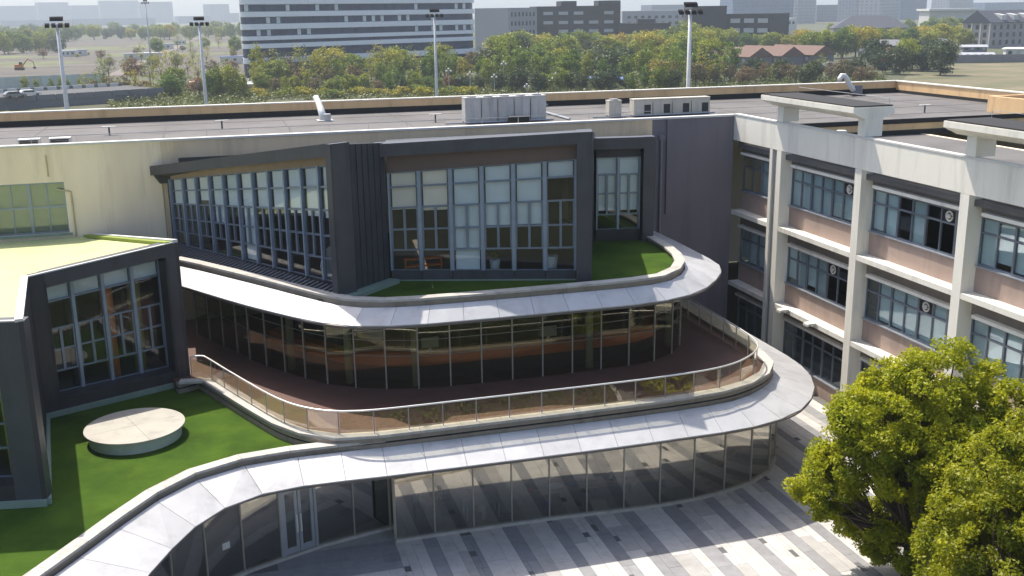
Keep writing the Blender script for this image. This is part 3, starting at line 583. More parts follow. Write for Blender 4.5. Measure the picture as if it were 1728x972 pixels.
# ================================================================== MAIN BLOCK
mb_ = thing('school_block', 'long cream school block with flat grey roof and ochre parapet', 'building', (5, 60, 0))
WY = 53.1
for x0, x1, m in ((-45, -9.75, CREAM), (-6.62, -2.18, CREAM), (-2.18, 23.12, TAN), (23.12, 28.0, PURPLE)): box('wall', x0, WY, 0, x1-0.001, WY+0.3, 13.30, m, mb_)
box('wall', -9.75, WY, 0, -6.621, WY+0.3, 9.2, CREAM, mb_); box('wall', -9.75, WY, 11.62, -6.621, WY+0.3, 13.30, CREAM, mb_)
for i in range(18): 
    x0 = -45+i*4.06; box('coping', x0+.004, WY-0.06, 13.30, x0+4.055, WY+0.36, 13.40, WHITE if x0 < 60 else WHITE, mb_)
box('pilaster', 23.95, WY-0.14, 8.1, 24.3, WY+0.0, 13.29, PURPLE, mb_)
MB().tube([(23.62, WY-0.12, 0.1), (23.62, WY-0.12, 12.2)], 0.07, 8).build('downpipe', M('grey_pipe', (0.20, 0.19, 0.22), 0.5), mb_)
box('pipe_hopper', 23.48, WY-0.26, 12.2, 23.8, WY-0.001, 12.45, PURPLE, mb_)
YP = M('yellowed_pipe', (0.50, 0.43, 0.25), 0.6)
MB().tube([(-6.35, WY-.05, 9.0), (-6.35, WY-.05, 10.9), (-6.35, WY-.05, 11.15), (-7.0, WY-.05, 11.3)], 0.035, 6).build('wall_pipe', YP, mb_); MB().tube([(-7.25, WY-.04, 11.9), (-7.25, WY-.04, 12.9)], 0.03, 6).build('wall_pipe', YP, mb_)
MB().tube([(-2.25, WY-.05, 8.3), (-2.25, WY-.05, 11.7)], 0.035, 6).build('wall_pipe', YP, mb_)
# left window in the cream wall
pw = Patch((-9.75, WY+0.16), (-6.63, WY+0.16), 9.21, 11.61); fb = MB()
for u0, u1, t0, t1 in ((0, 1, 0, .03), (0, 1, .97, 1), (0, .02, .03, .97), (.98, 1, .03, .97), (.02, .98, .50, .54), (.235, .255, .03, .97), (.47, .52, .03, .97), (.735, .755, .03, .97)): pw.add(fb, u0, u1, t0, t1, -0.04, 0.05+0.002*u0)
wdw = fb.build('window', FRAME, mb_)
for a, b in ((.02, .235), (.255, .47), (.52, .735), (.755, .98)):
    for c, d in ((.03, .5), (.54, .97)): pw.one('pane', a, b, c, d, -0.008, 0.008, G_WING, wdw)
pw.one('blind', 0, 1, 0, 1, -0.30, -0.28, M('olive_curtain', (0.30, 0.27, 0.17), 0.8), wdw); box('sill', -9.9, WY-0.10, 9.10, -6.5, WY-0.001, 9.2, MINT, mb_)
# roof, parapets
MB().prism([(-45, WY+0.3), (28.0, WY+0.3), (28.0, WY), (52.2, WY), (52.2, 72.5), (-45, 72.5)], 11.9, 12.5).build('roof', ROOF, mb_)
box('roof_edge', 28.26, WY-0.10, 12.45, 47.3, WY-0.002, 12.72, BLACK, mb_); box('roof_edge_wall', 28.26, WY-0.06, 11.81, 47.3, WY-0.002, 12.449, PARAPET, mb_); box('roof_skirting', 28.27, WY-0.12, 11.81, 47.3, WY-0.061, 12.08, BLACK, mb_)
xs = [-45, -30, -14, 6.9, 22.5, 30, 41, 50.2, 52.2]
for a, b in zip(xs[:-1], xs[1:]):
    box('parapet', a+.01, 72.2, 12.5, b-.01, 72.5, 13.34, PARAPET, mb_); box('coping', a+.01, 72.14, 13.341, b-.01, 72.56, 13.42, WINGW, mb_)
box('roof_skirting', -45, 72.16, 12.5, 51.88, 72.199, 12.86, BLACK, mb_)
box('parapet', 51.9, 56.6, 12.5, 52.2, 72.19, 13.34, PARAPET, mb_); box('coping', 51.84, 56.6, 13.341, 52.26, 72.13, 13.42, WINGW, mb_); box('roof_skirting', 51.86, 56.62, 12.5, 51.899, 72.15, 12.72, BLACK, mb_)
MB().box(47.4, 53.0, 12.5, 47.7, 56.5, 13.5).box(47.71, 56.2, 12.5, 52.2, 56.5, 13.5).box(51.9, 53.0, 12.5, 52.2, 56.19, 13.5).box(47.71, 53.0, 12.5, 51.89, 53.3, 13.5).build('roof_upstand', PARAPET, mb_)
box('wall', 51.95, 53.3, 0, 52.2, 72.0, 11.9, CREAM, mb_); box('wall', -45, 72.2, 0, 52.2, 72.5, 11.9, CREAM, mb_)
# thin lightning wire on short stands along the near roof edge
wr = MB().tube([(-45, WY+1.4, 13.62), (24, WY+1.4, 13.62)], 0.014, 5)
for i in range(34): wr.box(-44+2*i-.012, WY+1.39, 12.5, -44+2*i+.012, WY+1.41, 13.62)
wr.build('lightning_wire', GALV, mb_)

SEAM = M('felt_seam', (0.10, 0.095, 0.095), 0.9, var=.2)
for k in range(14): box('felt_seam', -45+k*7.1, WY+.4, 12.5, -44.93+k*7.1, 72.1, 12.508, SEAM, mb_)
for k in range(4): box('felt_seam', -45, 57.2+k*4.1, 12.5, 51.8, 57.27+k*4.1, 12.512, SEAM, mb_)
for k, (a, b) in enumerate(((14.9, 20.2), (24.2, 31.0))): MB().tube([(a-1.2, 62.0, 12.62), (b+.3, 62.0, 12.62)], .05, 6).build('conduit', GALV, mb_)
MB().tube([(21.5, 62.0, 12.6), (21.5, 70.5, 12.6), (23.3, 72.0, 12.6), (22.6, 72.1, 13.5)], .07, 6).build('conduit', GALV, mb_)

# ================================================================== RIGHT WING
wg = thing('classroom_wing', 'three storey classroom wing with white columns and ledges', 'building', (30, 40, 0))
FX = 28.0; WX = 28.62
cols = [(47.93, 48.36), (48.82, 49.08), (40.94, 41.45), (33.86, 34.37), (26.80, 27.31), (19.74, 20.25)]
for a, b in cols: box('column', FX, a, 0.0, WX+0.1, b, 11.99, WINGW, wg)
box('pipe_recess', FX+0.22, 48.361, 0, WX+0.1, 48.819, 11.99, M('recess_grey', (0.38, 0.36, 0.34), 0.8), wg); MB().tube([(FX+.12, 48.59, 0.05), (FX+.12, 48.59, 13.5)], 0.075, 8).build('downpipe', GALV, wg)
bays = [(49.08, 53.09), (41.45, 47.93), (34.37, 40.94), (27.31, 33.86), (20.25, 26.80)]
HEADSHADE = M('window_head_brown', (0.22, 0.185, 0.155), 0.85, var=0.1)  # tan wall above the windows, its shadow put into the colour
edges = [53.1, 48.59, 41.2, 34.1, 27.05, 19.74]
for i in range(5):
    box('parapet', FX, edges[i+1]+.002, 12.0, FX+0.25, edges[i]-.002, 13.38, WINGW, wg); box('coping', FX-0.03, edges[i+1]+.003, 13.381, FX+0.29, edges[i]-.003, 13.45, WHITE, wg)
SP = M('wing_curtain', (0.60, 0.64, 0.62), 0.8, var=0.12, scale=0.7, rnd=0.15)
levels = [(0.0, 3.75, 0.95, 2.45, 3.05), (3.98, 7.85, 5.08, 6.40, 7.02), (8.09, 12.0, 9.18, 10.48, 11.10)]
FANPOS = {(1, 2): 5, (2, 2): 5, (1, 1): 4, (2, 1): 4, (3, 1): 5}
OPEN = {(1, 2): (), (2, 2): (4, 5), (1, 1): (4, 5), (0, 2): (0, 1), (2, 1): (), (3, 2): (3,)}
for bi, (y0, y1) in enumerate(bays):
    for li, (zb, zt, zs, ztr, zw) in enumerate(levels):
        box('sill_wall', WX, y0+.001, zb+.001, WX+0.2, y1-.001, zs-0.05, PINK, wg); box('head_wall', WX, y0+.001, zw, WX+0.2, y1-.001, zt-.001, HEADSHADE, wg)
        box('sill', WX-0.09, y0+.02, zs-0.049, WX+0.199, y1-.02, zs, FRAMEL, wg)
        ye = y1-0.35 if bi else y1-0.25
        box('shade_strip', WX-0.28, y0+.002, zw+0.10, WX-.001, ye, zw+0.24, WINGW, wg)
        if li: box('ledge', FX+0.01, y0+.001, zb-0.235, WX-.001, y1-.001, zb, WINGW, wg)
        n = 7 if bi else 4; pwn = Patch((WX+0.12, y1-.002), (WX+0.12, y0+.002), zs, zw); H = zw-zs; L = pwn.len; tt = (ztr-zs)/H; fb = MB(); w = 0.035/L
        for t0, t1 in ((0, .035), (tt-.02, tt+.02), (.965, 1)): pwn.add(fb, 0, 1, t0, t1, -0.04, 0.05)
        for k in range(n+1):
            ww = w*(1.5 if k % 2 == 0 else 0.9); pwn.add(fb, max(0, k/n-ww), min(1, k/n+ww), 0.0355, .9645, -0.038, 0.06 if k % 2 == 0 else 0.045)
        win = fb.build('window', WFRAME, wg)
        fp = FANPOS.get((bi, li))
        for k in range(n):
            u0, u1 = k/n+1.5*w, (k+1)/n-1.5*w; op = k in OPEN.get((bi, li), ())
            if not op: pwn.one('pane', u0, u1, .035, tt-.02, -0.01, 0.01, G_WING, win)
            if k == fp:
                pwn.one('fan_plate', u0, u1, tt+.02, .965, -0.01, 0.012, BLACK, win)
                c = np.array(pwn.pt((u0+u1)/2, (tt+.98)/2, 0.02)); fbm = MB()
                ring = [c+np.array([0, 0.19*math.cos(a), 0.19*math.sin(a)]) for a in np.linspace(0, 2*math.pi, 19)]
                fbm.tube(ring, 0.045, 6, cap=False); fbm.tube([c+np.array([0.0, 0, 0]), c+np.array([-0.06, 0, 0])], 0.10, 12)
                fbm.build('exhaust_fan', WHITE, win, smooth=True)
            else: pwn.one('pane', u0, u1, tt+.02, .965, -0.01, 0.01, G_WING, win)
            if not op and li and random.random() < 0.92: pwn.one('curtain', u0-.004, u1+.004, random.choice([.02, .02, .06, .15]), 0.98, -0.085, -0.065, SP, win)
for z in (0.0, 3.98, 8.09): box('floor_slab', WX+0.21, 19.75, z-0.23, 40, 53.05, z-.02, INTF, wg)
box('roof', FX+0.26, 19.75, 11.55, 40, 53.03, 11.8, ROOF, wg); box('corridor_wall', 32.5, 19.8, 0, 32.7, 53.0, 11.5, INT, wg)
box('end_wall', FX+.01, 19.45, 0, 40, 19.73, 13.3, WINGW, wg); box('rear_wall', 40.01, 19.45, 0, 40.3, 53.05, 11.82, CREAM, wg)
for k, yy in enumerate((46.6, 44.0)): MB().box(FX-0.42, yy-.22, 3.93, FX+0.0, yy+.22, 4.03).box(FX-0.5, yy-.2, 3.88, FX-0.40, yy+.2, 4.0).build('flood_lamp', WHITE, wg)
# butterfly roof canopies on posts over the parapet
for k, (ya, yb) in enumerate(((40.92, 49.1), (26.75, 34.9), (12.6, 20.7))):
    if k == 2: continue
    for y0, y1 in ((yb-1.15, yb-0.6), (ya+0.02, ya+0.55)):
        box('canopy_post', FX+0.005, y0, 13.46, FX+0.9, y1, 14.26, WINGW, wg)
    prof = [(27.35, 14.52), (28.0, 14.22), (28.75, 14.22), (29.45, 14.46), (29.45, 14.76), (27.35, 14.76)]
    v = [(x, ya, z) for x, z in prof]+[(x, yb, z) for x, z in prof]; n = len(prof)
    mk('roof_canopy', v, [tuple(range(n)), tuple(range(n, 2*n))[::-1]]+[(i, i+n, (i+1) % n+n, (i+1) % n) for i in range(n)], WINGW, wg)
    box('canopy_felt', 27.42, ya+.06, 14.761, 29.40, yb-.06, 14.82, BLACK, wg)
    MB().tube([(29.3, ya+.2, 14.81), (29.3, ya+.22, 15.1), (29.3, yb-.3, 15.1), (29.3, yb-.28, 14.81)], 0.012, 5).build('lightning_wire', GALV, wg)

# ---- things on the roofs
def ac_unit(x0, y0, w, d, h, mat, label, group, grille):
    t = thing('condenser_unit', label, 'air conditioner', (x0, y0, 12.5), group); z = 12.5
    box('plinth', x0+.03, y0+.03, z, x0+w-.03, y0+d-.03, z+.12, BLACK, t); box('cabinet', x0+.012, y0, z+.121, x0+w-.012, y0+d, z+h, mat, t)
    box('lid', x0+.0, y0-.03, z+h+.001, x0+w, y0+d+.03, z+h+.07, mat, t)
    if grille: box('grille', x0+w*0.56, y0-.02, z+.2, x0+w*0.9, y0-.001, z+h*0.72, M('dark_grille', (0.03, 0.03, 0.033), 0.6), t)
    else:
        for k in (0.08, 0.52): box('door_panel', x0+w*k, y0-.018, z+.2, x0+w*(k+.40), y0-.001, z+h-.12, mat, t)
        MB().tube([(x0+w/2, y0+d/2, z+h+.07), (x0+w/2, y0+d/2, z+h+.14)], 0.30, 14).build('fan_cowl', M('cowl', (0.3, 0.3, 0.31), 0.5), t)
for i in range(5): ac_unit(15.0+1.03*i, 62.4, 1.0, 0.85, 1.5, ACM, 'tall grey air conditioning cabinet standing in a tight row of five on the flat roof', 'row of tall grey cabinets on the roof', False)
for i in range(4): ac_unit(25.8+1.32*i, 62.2, 1.28, 0.7, 1.05, ACC, 'low cream condenser with dark grille in the row of four on the flat roof', 'row of low cream condensers on the roof', True)
ac_unit(24.3, 62.6, 0.85, 0.6, 1.0, ACC, 'single narrow cream cabinet beside the row of four condensers', None, False)
blk = thing('roof_fan_box', 'small black ventilation box in front of the tall grey cabinets', 'vent box', (17.9, 61.5, 12.5))
box('body', 17.5, 61.3, 12.5, 18.7, 61.8, 12.9, BLACK, blk); box('lid', 17.45, 61.25, 12.901, 18.75, 61.85, 12.95, M('dark_lid', (.06, .06, .06), .5), blk)
def duct(x, y, label, flip=1):
    t = thing('gooseneck_duct', label, 'duct', (x, y, 12.5))
    MB().tube([(x+flip*0.9, y+.1, 12.86), (x+flip*0.55, y+.05, 13.0), (x+.25*flip, y+.1, 13.4), (x, y+.15, 13.85), (x-.15*flip, y+.18, 14.0), (x-.35*flip, y+.2, 14.02), (x-.5*flip, y+.22, 13.8), (x-.5*flip, y+.22, 13.55)], [.2, .2, .19, .19, .19, .19, .19, .2], 12).build('pipe', M('white_duct', (0.66, 0.66, 0.66), 0.45, 0.2), t, smooth=True)
    MB().tube([(x+flip*1.0, y+.05, 12.6), (x+flip*1.0, y+.1, 13.25)], 0.36, 14).build('fan_housing', M('fan_grey', (0.17, 0.17, 0.2), 0.5, 0.3), t, smooth=False)
    box('base', x+flip*1.0-.45, y-.35, 12.5, x+flip*1.0+.45, y+.45, 12.6, BLACK, t)
duct(46.6, 70.8, 'white bent exhaust duct with grey fan by the far corner of the roof')
t = thing('gooseneck_duct', 'white bent exhaust duct with small cowl beside the ochre parapet', 'duct', (7.2, 68.3, 12.5))
MB().tube([(7.15, 68.3, 12.5), (7.15, 68.3, 12.8), (7.1, 68.6, 13.1), (7.05, 69.3, 13.5), (7.0, 70.2, 13.8), (7.0, 70.6, 13.75)], [.24, .24, .22, .2, .18, .18], 12).build('pipe', M('white_duct', (0.66, 0.66, 0.66), 0.45, 0.2), t, smooth=True)
MB().tube([(7.35, 67.85, 12.5), (7.35, 67.85, 12.95)], 0.26, 12).build('fan_housing', GALV, t); box('base', 6.75, 67.5, 12.49, 7.75, 68.8, 12.56, GALV, t)
for px, py, lb in ((185, 228, 'between the louvred hatches and the slanted bay'), (375, 217, 'above the slanted window bay'), (735, 206, 'left of the tall grey cabinets')):
    q = onz(px, py, 12.5); t = thing('vent_pipe', 'small vent pipe on the flat roof ' + lb, 'vent pipe', tuple(q))
    MB().tube([(q[0], q[1], 12.49), (q[0], q[1], 12.95)], 0.05, 8).build('pipe', M('dark_pipe', (0.08, 0.08, 0.09), 0.5), t); box('cap', q[0]-.38, q[1]-.1, 12.951, q[0]+.38, q[1]+.1, 13.0, WHITE, t)
q = onz(1560, 190, 12.5); t = thing('vent_pipe', 'small T shaped vent pipe on the roof behind the wing canopies', 'vent pipe', tuple(q))
MB().tube([(q[0], q[1], 12.49), (q[0], q[1], 12.95)], 0.05, 8).build('pipe', M('dark_pipe', (0.08, 0.08, 0.09), 0.5), t); box('cap', q[0]-.38, q[1]-.1, 12.951, q[0]+.38, q[1]+.1, 13.0, WHITE, t)
for px in (66, 113):
    q = onz(px, 245, 12.6); q[1] = 57.0; t = thing('louvred_hatch', 'small white louvred hatch at the roof edge above the cream wall', 'hatch', (q[0], q[1], 12.5), 'louvred hatches at the roof edge')
    box('body', q[0]-.5, q[1], 12.5, q[0]+.5, q[1]+.6, 13.26, WHITE, t)
    for k in range(3): box('louvre', q[0]-.42, q[1]-.03, 12.99+.08*k, q[0]+.42, q[1]-.001, 13.045+.08*k, BLACK, t)
q = (32.9, 50.2); t = thing('roof_turbine', 'small white capped turbine vent on the wing roof', 'vent', (*q, 11.8))
MB().tube([(*q, 11.79), (*q, 12.35)], 0.2, 12).build('stack', M('dark_pipe', (0.08, 0.08, 0.09), 0.5), t); MB().tube([(*q, 12.35), (*q, 12.6)], [0.32, 0.26], 12).build('cap', WHITE, t)

# ================================================================== INSIDE THE GLASS
CHAIRW = M('white_chair', (0.62, 0.64, 0.63), 0.5)
bn = thing('window_bench', 'long pale wood window bench behind the ground floor glass', 'bench', (15, 36.9, 0.08))
bp = resample(cr([(10.8, 36.75), (14, 36.7), (17.5, 36.6), (19.6, 37.2), (20.9, 38.2)], 8), 1.6)
for i in range(len(bp)-1): strip(MB(), bp[i:i+2], offset(bp, 0.45)[i:i+2], 0.50, 0.56).build('seat_board', WOOD, bn)
for i in range(len(bp)): MB().box(bp[i][0]-.04, bp[i][1]+.05, 0.076, bp[i][0]+.04, bp[i][1]+.4, 0.499).build('leg', INTD, bn)
def chair(x, y, label):
    t = thing('chair', label, 'chair', (x, y, 0.075)); box('seat', x-.22, y-.2, 0.48, x+.22, y+.22, 0.52, INTD, t)
    for sx in (-1, 1):
        for sy in (-1, 1): box('leg', x+sx*.19-.015, y+sy*.18-.015, 0.075, x+sx*.19+.015, y+sy*.18+.015, 0.48, INTD, t)
    for r in (0, 1):
        for c in (0, 1): box('back_pad', x-.2+.21*c, y+.2, .58+.2*r, x-.02+.21*c, y+.23, .75+.2*r, CHAIRW, t)
    box('back_bar', x-.012, y+.205, .521, x+.012, y+.225, .98, INTD, t)
chair(6.75, 37.3, 'black chair with white back pads nearest the step in the glass'); chair(7.85, 37.7, 'black chair with white back pads next to the white table')
tb = thing('table', 'pale grey table with white legs behind the ground floor glass', 'table', (9, 36.6, 0.075))
box('top', 8.35, 36.2, 0.70, 9.75, 36.95, 0.74, M('table_top', (0.30, 0.36, 0.38), 0.4), tb)
for x in (8.42, 9.02, 9.1, 9.68):
    for y in (36.25, 36.9): box('leg', x-.03, y-.03, 0.075, x+.03, y+.03, 0.699, CHAIRW, tb)
t = thing('plastic_stool', 'blue plastic stool behind the ground floor glass', 'stool', (11.7, 36.3, 0.075))
MB().tube([(11.7, 36.3, .36), (11.7, 36.3, .40)], 0.2, 14).build('seat', BLUE, t)
for a in range(4): c, s_ = math.cos(a*1.57+.8)*.15, math.sin(a*1.57+.8)*.15; MB().tube([(11.7+c*1.2, 36.3+s_*1.2, .075), (11.7+c, 36.3+s_, .36)], 0.02, 6).build('leg', BLUE, t)
def ball(name, c, r, mat, label, cat, sq=(1, 1, 1), n=14):
    v = [(c[0], c[1], c[2]-r*sq[2])]; f = []
    for i in range(1, 8):
        th = math.pi*i/8
        for k in range(n): a = 2*math.pi*k/n; v.append((c[0]+r*sq[0]*math.sin(th)*math.cos(a), c[1]+r*sq[1]*math.sin(th)*math.sin(a), c[2]-r*sq[2]*math.cos(th)))
    v.append((c[0], c[1], c[2]+r*sq[2])); top = len(v)-1
    for k in range(n):
        f.append((0, 1+(k+1) % n, 1+k)); f.append((top, 1+6*n+k, 1+6*n+(k+1) % n))
        for i in range(6): f.append((1+i*n+k, 1+i*n+(k+1) % n, 1+(i+1)*n+(k+1) % n, 1+(i+1)*n+k))
    return tag(mk(name, v, f, mat, smooth=True), label, cat)
ball('toy_ball', (11.15, 36.95, .70), .14, RED, 'small red ball lying on the window bench', 'ball')
ball('beanbag', (12.2, 36.98, .68), .3, CHAIRW, 'flat white cushion lying on the window bench', 'cushion', (1.2, .7, .4))
ball('beanbag', (13.0, 36.98, .66), .2, BLUE, 'small blue cushion lying on the window bench', 'cushion', (1.1, .9, .5))
for k, (x, y) in enumerate(((14.6, 36.98), (15.2, 36.98))):
    t = thing('robot_toy', 'small black and white toy figure standing on the window bench', 'toy', (x, y, .56), 'toy figures on the window bench')
    box('body', x-.07, y-.05, .68, x+.07, y+.05, .88, CHAIRW, t); box('head', x-.06, y-.05, .90, x+.06, y+.05, 1.02, CHAIRW, t); box('leg', x-.06, y-.04, .56, x-.015, y+.04, .68, INTD, t); box('leg', x+.015, y-.04, .56, x+.06, y+.04, .68, INTD, t)
t = thing('oval_table', 'oval glass-green table behind the curved end of the ground floor glass', 'table', (19.4, 39, .075))
ov = [(19.4+.9*math.cos(a), 39+.5*math.sin(a)) for a in np.linspace(0, 2*math.pi, 21)[:-1]]; MB().prism(ov, .72, .76).build('top', M('mint_top', (0.35, 0.45, 0.42), 0.3), t); MB().tube([(19.4, 39, .075), (19.4, 39, .72)], [.25, .05], 12).build('pedestal', STEEL, t)
# upper storey: desk screens on the counter and a shell chandelier
for k, (x, y, lb) in enumerate(((8.1, 40.85, 'by the bend of the counter'), (13.2, 40.8, 'on the straight part of the counter'))):
    t = thing('desk_screen', 'white desk screen seen from behind ' + lb, 'monitor', (x, y, DZ+1.12))
    box('panel', x-.36, y-.02, DZ+1.28, x+.36, y+.02, DZ+1.72, CHAIRW, t); box('stand', x-.05, y-.02, DZ+1.13, x+.05, y+.06, DZ+1.279, STEEL, t); box('foot', x-.14, y-.1, DZ+1.12, x+.14, y+.12, DZ+1.135, STEEL, t)
t = thing('shell_chandelier', 'cream shell chandelier hanging inside the rounded corner glass', 'chandelier', (18.1, 41.9, 7.75))
MB().tube([(18.1, 41.9, 7.2), (18.1, 41.9, 7.75)], .015, 6).build('rod', STEEL, t)
for r, z in ((.75, 7.15), (.55, 6.9), (.3, 6.7)):
    for k in range(int(r*28)):
        a = 2*math.pi*k/int(r*28); x, y = 18.1+r*math.cos(a), 41.9+r*math.sin(a); box('shell_drop', x-.05, y-.05, z-.12, x+.05, y+.05, z+.16, M('shell_cream', (0.62, 0.55, 0.40), 0.4), t)
# rooms behind the pods: dark sheet added over the cream wall for interior gloom
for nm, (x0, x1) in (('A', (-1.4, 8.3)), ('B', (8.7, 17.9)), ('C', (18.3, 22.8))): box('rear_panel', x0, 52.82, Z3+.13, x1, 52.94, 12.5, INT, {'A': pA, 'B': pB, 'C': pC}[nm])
q = pa0.pt(.5, 0)
sh = thing('toy_shelf', 'low orange shelf behind the lowest panes of the tall bay', 'shelf', (8.3, 43.6, Z3+.12))
x, y = 8.35, 43.45
for z in (.0, .3, .6): box('board', x-.7, y-.16, Z3+.12+z, x+.9, y+.16, Z3+.16+z, TERRA, sh)
for xx in (-.7, .1, .87): box('side', x+xx, y-.155, Z3+.161, x+xx+.03, y+.155, Z3+.72, TERRA, sh)
def planter(x, y, s, label):
    t = thing('planter', label, 'planter', (x, y, Z3+.12)); MB().tube([(x, y, Z3+.12), (x, y, Z3+.12+.75*s)], [.2*s, .3*s], 14).build('pot', CHAIRW, t)
    mbp = MB(); R = random.Random(int(x*10))
    for k in range(40):
        a = R.uniform(0, 6.28); l = R.uniform(.3, .55)*s; e = R.uniform(.5, 1.3); p = np.array([x, y, Z3+.12+.74*s]); d = np.array([math.cos(a)*math.cos(e), math.sin(a)*math.cos(e), math.sin(e)]); sd = np.array([-math.sin(a), math.cos(a), 0])*.05*s
        mbp.hexa([p, p+sd*.3, p+sd*.3+(0, 0, .004), p+(0, 0, .004), p+d*l-sd, p+d*l+sd, p+d*l+sd+(0, 0, .004), p+d*l-sd+(0, 0, .004)])
    mbp.build('leaves', leafmat('houseplant', (0.03, 0.09, 0.015), (0.08, 0.16, 0.03)), t)
planter(13.6, 41.6, 1.0, 'white pot with a leafy plant behind the last pane of the tall bay'); planter(11.3, 42.3, .8, 'small white pot with a plant behind the middle of the tall bay')
# white scoop chair near the corner post of the slanted bay
sc = thing('scoop_chair', 'white scooped shell chair behind the last panes of the slanted bay', 'chair', (4.6, 42.9, Z3+.12))
v = []; f = []; nu, nv = 9, 13
for i in range(nu):
    for j in range(nv):
        a = math.radians(-100+200*j/(nv-1)); s_ = i/(nu-1); r = .42+.10*math.sin(s_*3.1); z = Z3+.45+s_*1.15*(1-.35*abs(math.sin(a))**2)
        v.append((4.6+r*math.sin(a), 42.9+r*math.cos(a)*.9, z))
for i in range(nu-1):
    for j in range(nv-1): f.append((i*nv+j, i*nv+j+1, (i+1)*nv+j+1, (i+1)*nv+j))
o = mk('shell', v, f, CHAIRW, sc, smooth=True); md = o.modifiers.new('solid', 'SOLIDIFY'); md.thickness = 0.04
MB().tube([(4.6, 42.9, Z3+.12), (4.6, 42.9, Z3+.5)], [.3, .06], 12).build('pedestal', STEEL, sc); MB().tube([(4.6, 42.9, Z3+.48), (4.6, 42.9, Z3+.54)], .42, 14).build('seat', CHAIRW, sc)

# ================================================================== VEGETATION
def quads_mesh(name, V, mat):
    """V: (n,4,3) leaf faces"""
    n = len(V); me = bpy.data.meshes.new(name); me.vertices.add(n*4); me.vertices.foreach_set('co', V.reshape(-1).astype(np.float32))
    me.loops.add(n*4); me.loops.foreach_set('vertex_index', np.arange(n*4, dtype=np.int32)); me.polygons.add(n)
    me.polygons.foreach_set('loop_start', np.arange(0, n*4, 4, dtype=np.int32)); me.polygons.foreach_set('loop_total', np.full(n, 4, dtype=np.int32))
    me.update(calc_edges=True); me.materials.append(mat); return me
def leaves(C, Nrm, size, R, aspect=0.55, fold=0.35):
    n = len(C); rv = R.normal(size=(n, 3)); nn = Nrm*0.9 + rv*0.75; nn /= np.linalg.norm(nn, axis=1)[:, None]
    u = np.cross(nn, R.normal(size=(n, 3))); u /= np.linalg.norm(u, axis=1)[:, None]; w = np.cross(nn, u)
    s = (size*R.uniform(0.65, 1.35, n))[:, None]
    return np.stack([C-u*s*0.5, C+w*s*aspect*0.5-nn*s*fold*0.2, C+u*s*0.5-nn*s*fold*0.25, C-w*s*aspect*0.5-nn*s*fold*0.2], 1)
def crown(rad, nclump, per, size, cl, seed, hollow=0.55, lobes=0, flat=0.75, taper=0.0):
    R = np.random.default_rng(seed); rad = np.array(rad, float)
    d = R.normal(size=(nclump, 3)); d /= np.linalg.norm(d, axis=1)[:, None]
    r = R.uniform(hollow**3, 1, nclump)**(1/3)
    if lobes:                                                    # uneven outline: bulges and bays
        Ld = R.normal(size=(lobes, 3)); Ld /= np.linalg.norm(Ld, axis=1)[:, None]; k = (d@Ld.T).max(1); r = r*(0.72+0.36*np.clip((k-0.55)/0.4, 0, 1))
    c = d*r[:, None]*rad
    if taper: c[:, :2] *= (1-taper*np.clip(c[:, 2:]/rad[2], -0.3, 1))
    cs = cl*R.uniform(0.7, 1.3, nclump)
    off = R.normal(size=(nclump, per, 3)); off /= np.linalg.norm(off, axis=2)[:, :, None]; off *= (R.uniform(0.15, 1, (nclump, per))**0.5)[:, :, None]
    P = c[:, None, :] + off*cs[:, None, None]*np.array([1, 1, flat]); Nn = off*0.6 + (c/ rad)[:, None, :]*0.5 + np.array([-0.15, 0.25, 0.85])
    P = P.reshape(-1, 3); Nn = Nn.reshape(-1, 3); Nn /= np.linalg.norm(Nn, axis=1)[:, None]
    return leaves(P, Nn, size, R), c
def limbs(base, c, H0, r0, seed, n=14, cz=0.0):
    R = random.Random(seed); mb = MB(); top = np.array([0, 0, H0]); mb.tube([(0, 0, -0.1), (0.03, 0, H0*.5), tuple(top), (0.05, .05, H0+ (cz-H0)*.7)], [r0*1.25, r0, r0*.85, r0*.45], 10)
    idx = R.sample(range(len(c)), min(n, len(c)))
    for i in idx:
        e = c[i]+np.array([0, 0, cz]); s = np.array([0, 0, H0*R.uniform(.75, 1.25)]); m = s*.45+e*.55+np.array([R.uniform(-.2, .2), R.uniform(-.2, .2), -0.15*abs(e[2]-s[2])])
        mb.tube([tuple(s), tuple(m), tuple(e)], [r0*.5, r0*.26, r0*.08], 6, cap=False)
    return mb
def place(name, label, cat, trunk_mb, V, mat, loc, parts=('trunk', 'crown'), cz=0.0):
    t = thing(name, label, cat, loc); tr = trunk_mb.build('trunk', BARK, None, smooth=True); tr.parent = t
    me = quads_mesh('crown', V+np.array([0, 0, cz]), mat); o = bpy.data.objects.new('crown', me); COL.objects.link(o); o.parent = t; return t
LEAF1 = leafmat('camphor_leaf', (0.165, 0.225, 0.008), (0.52, 0.52, 0.02), 0.5, 0.9, 0.03)
LEAF2 = leafmat('osmanthus_leaf', (0.16, 0.195, 0.008), (0.50, 0.47, 0.018), 0.48, 1.2, 0.03)
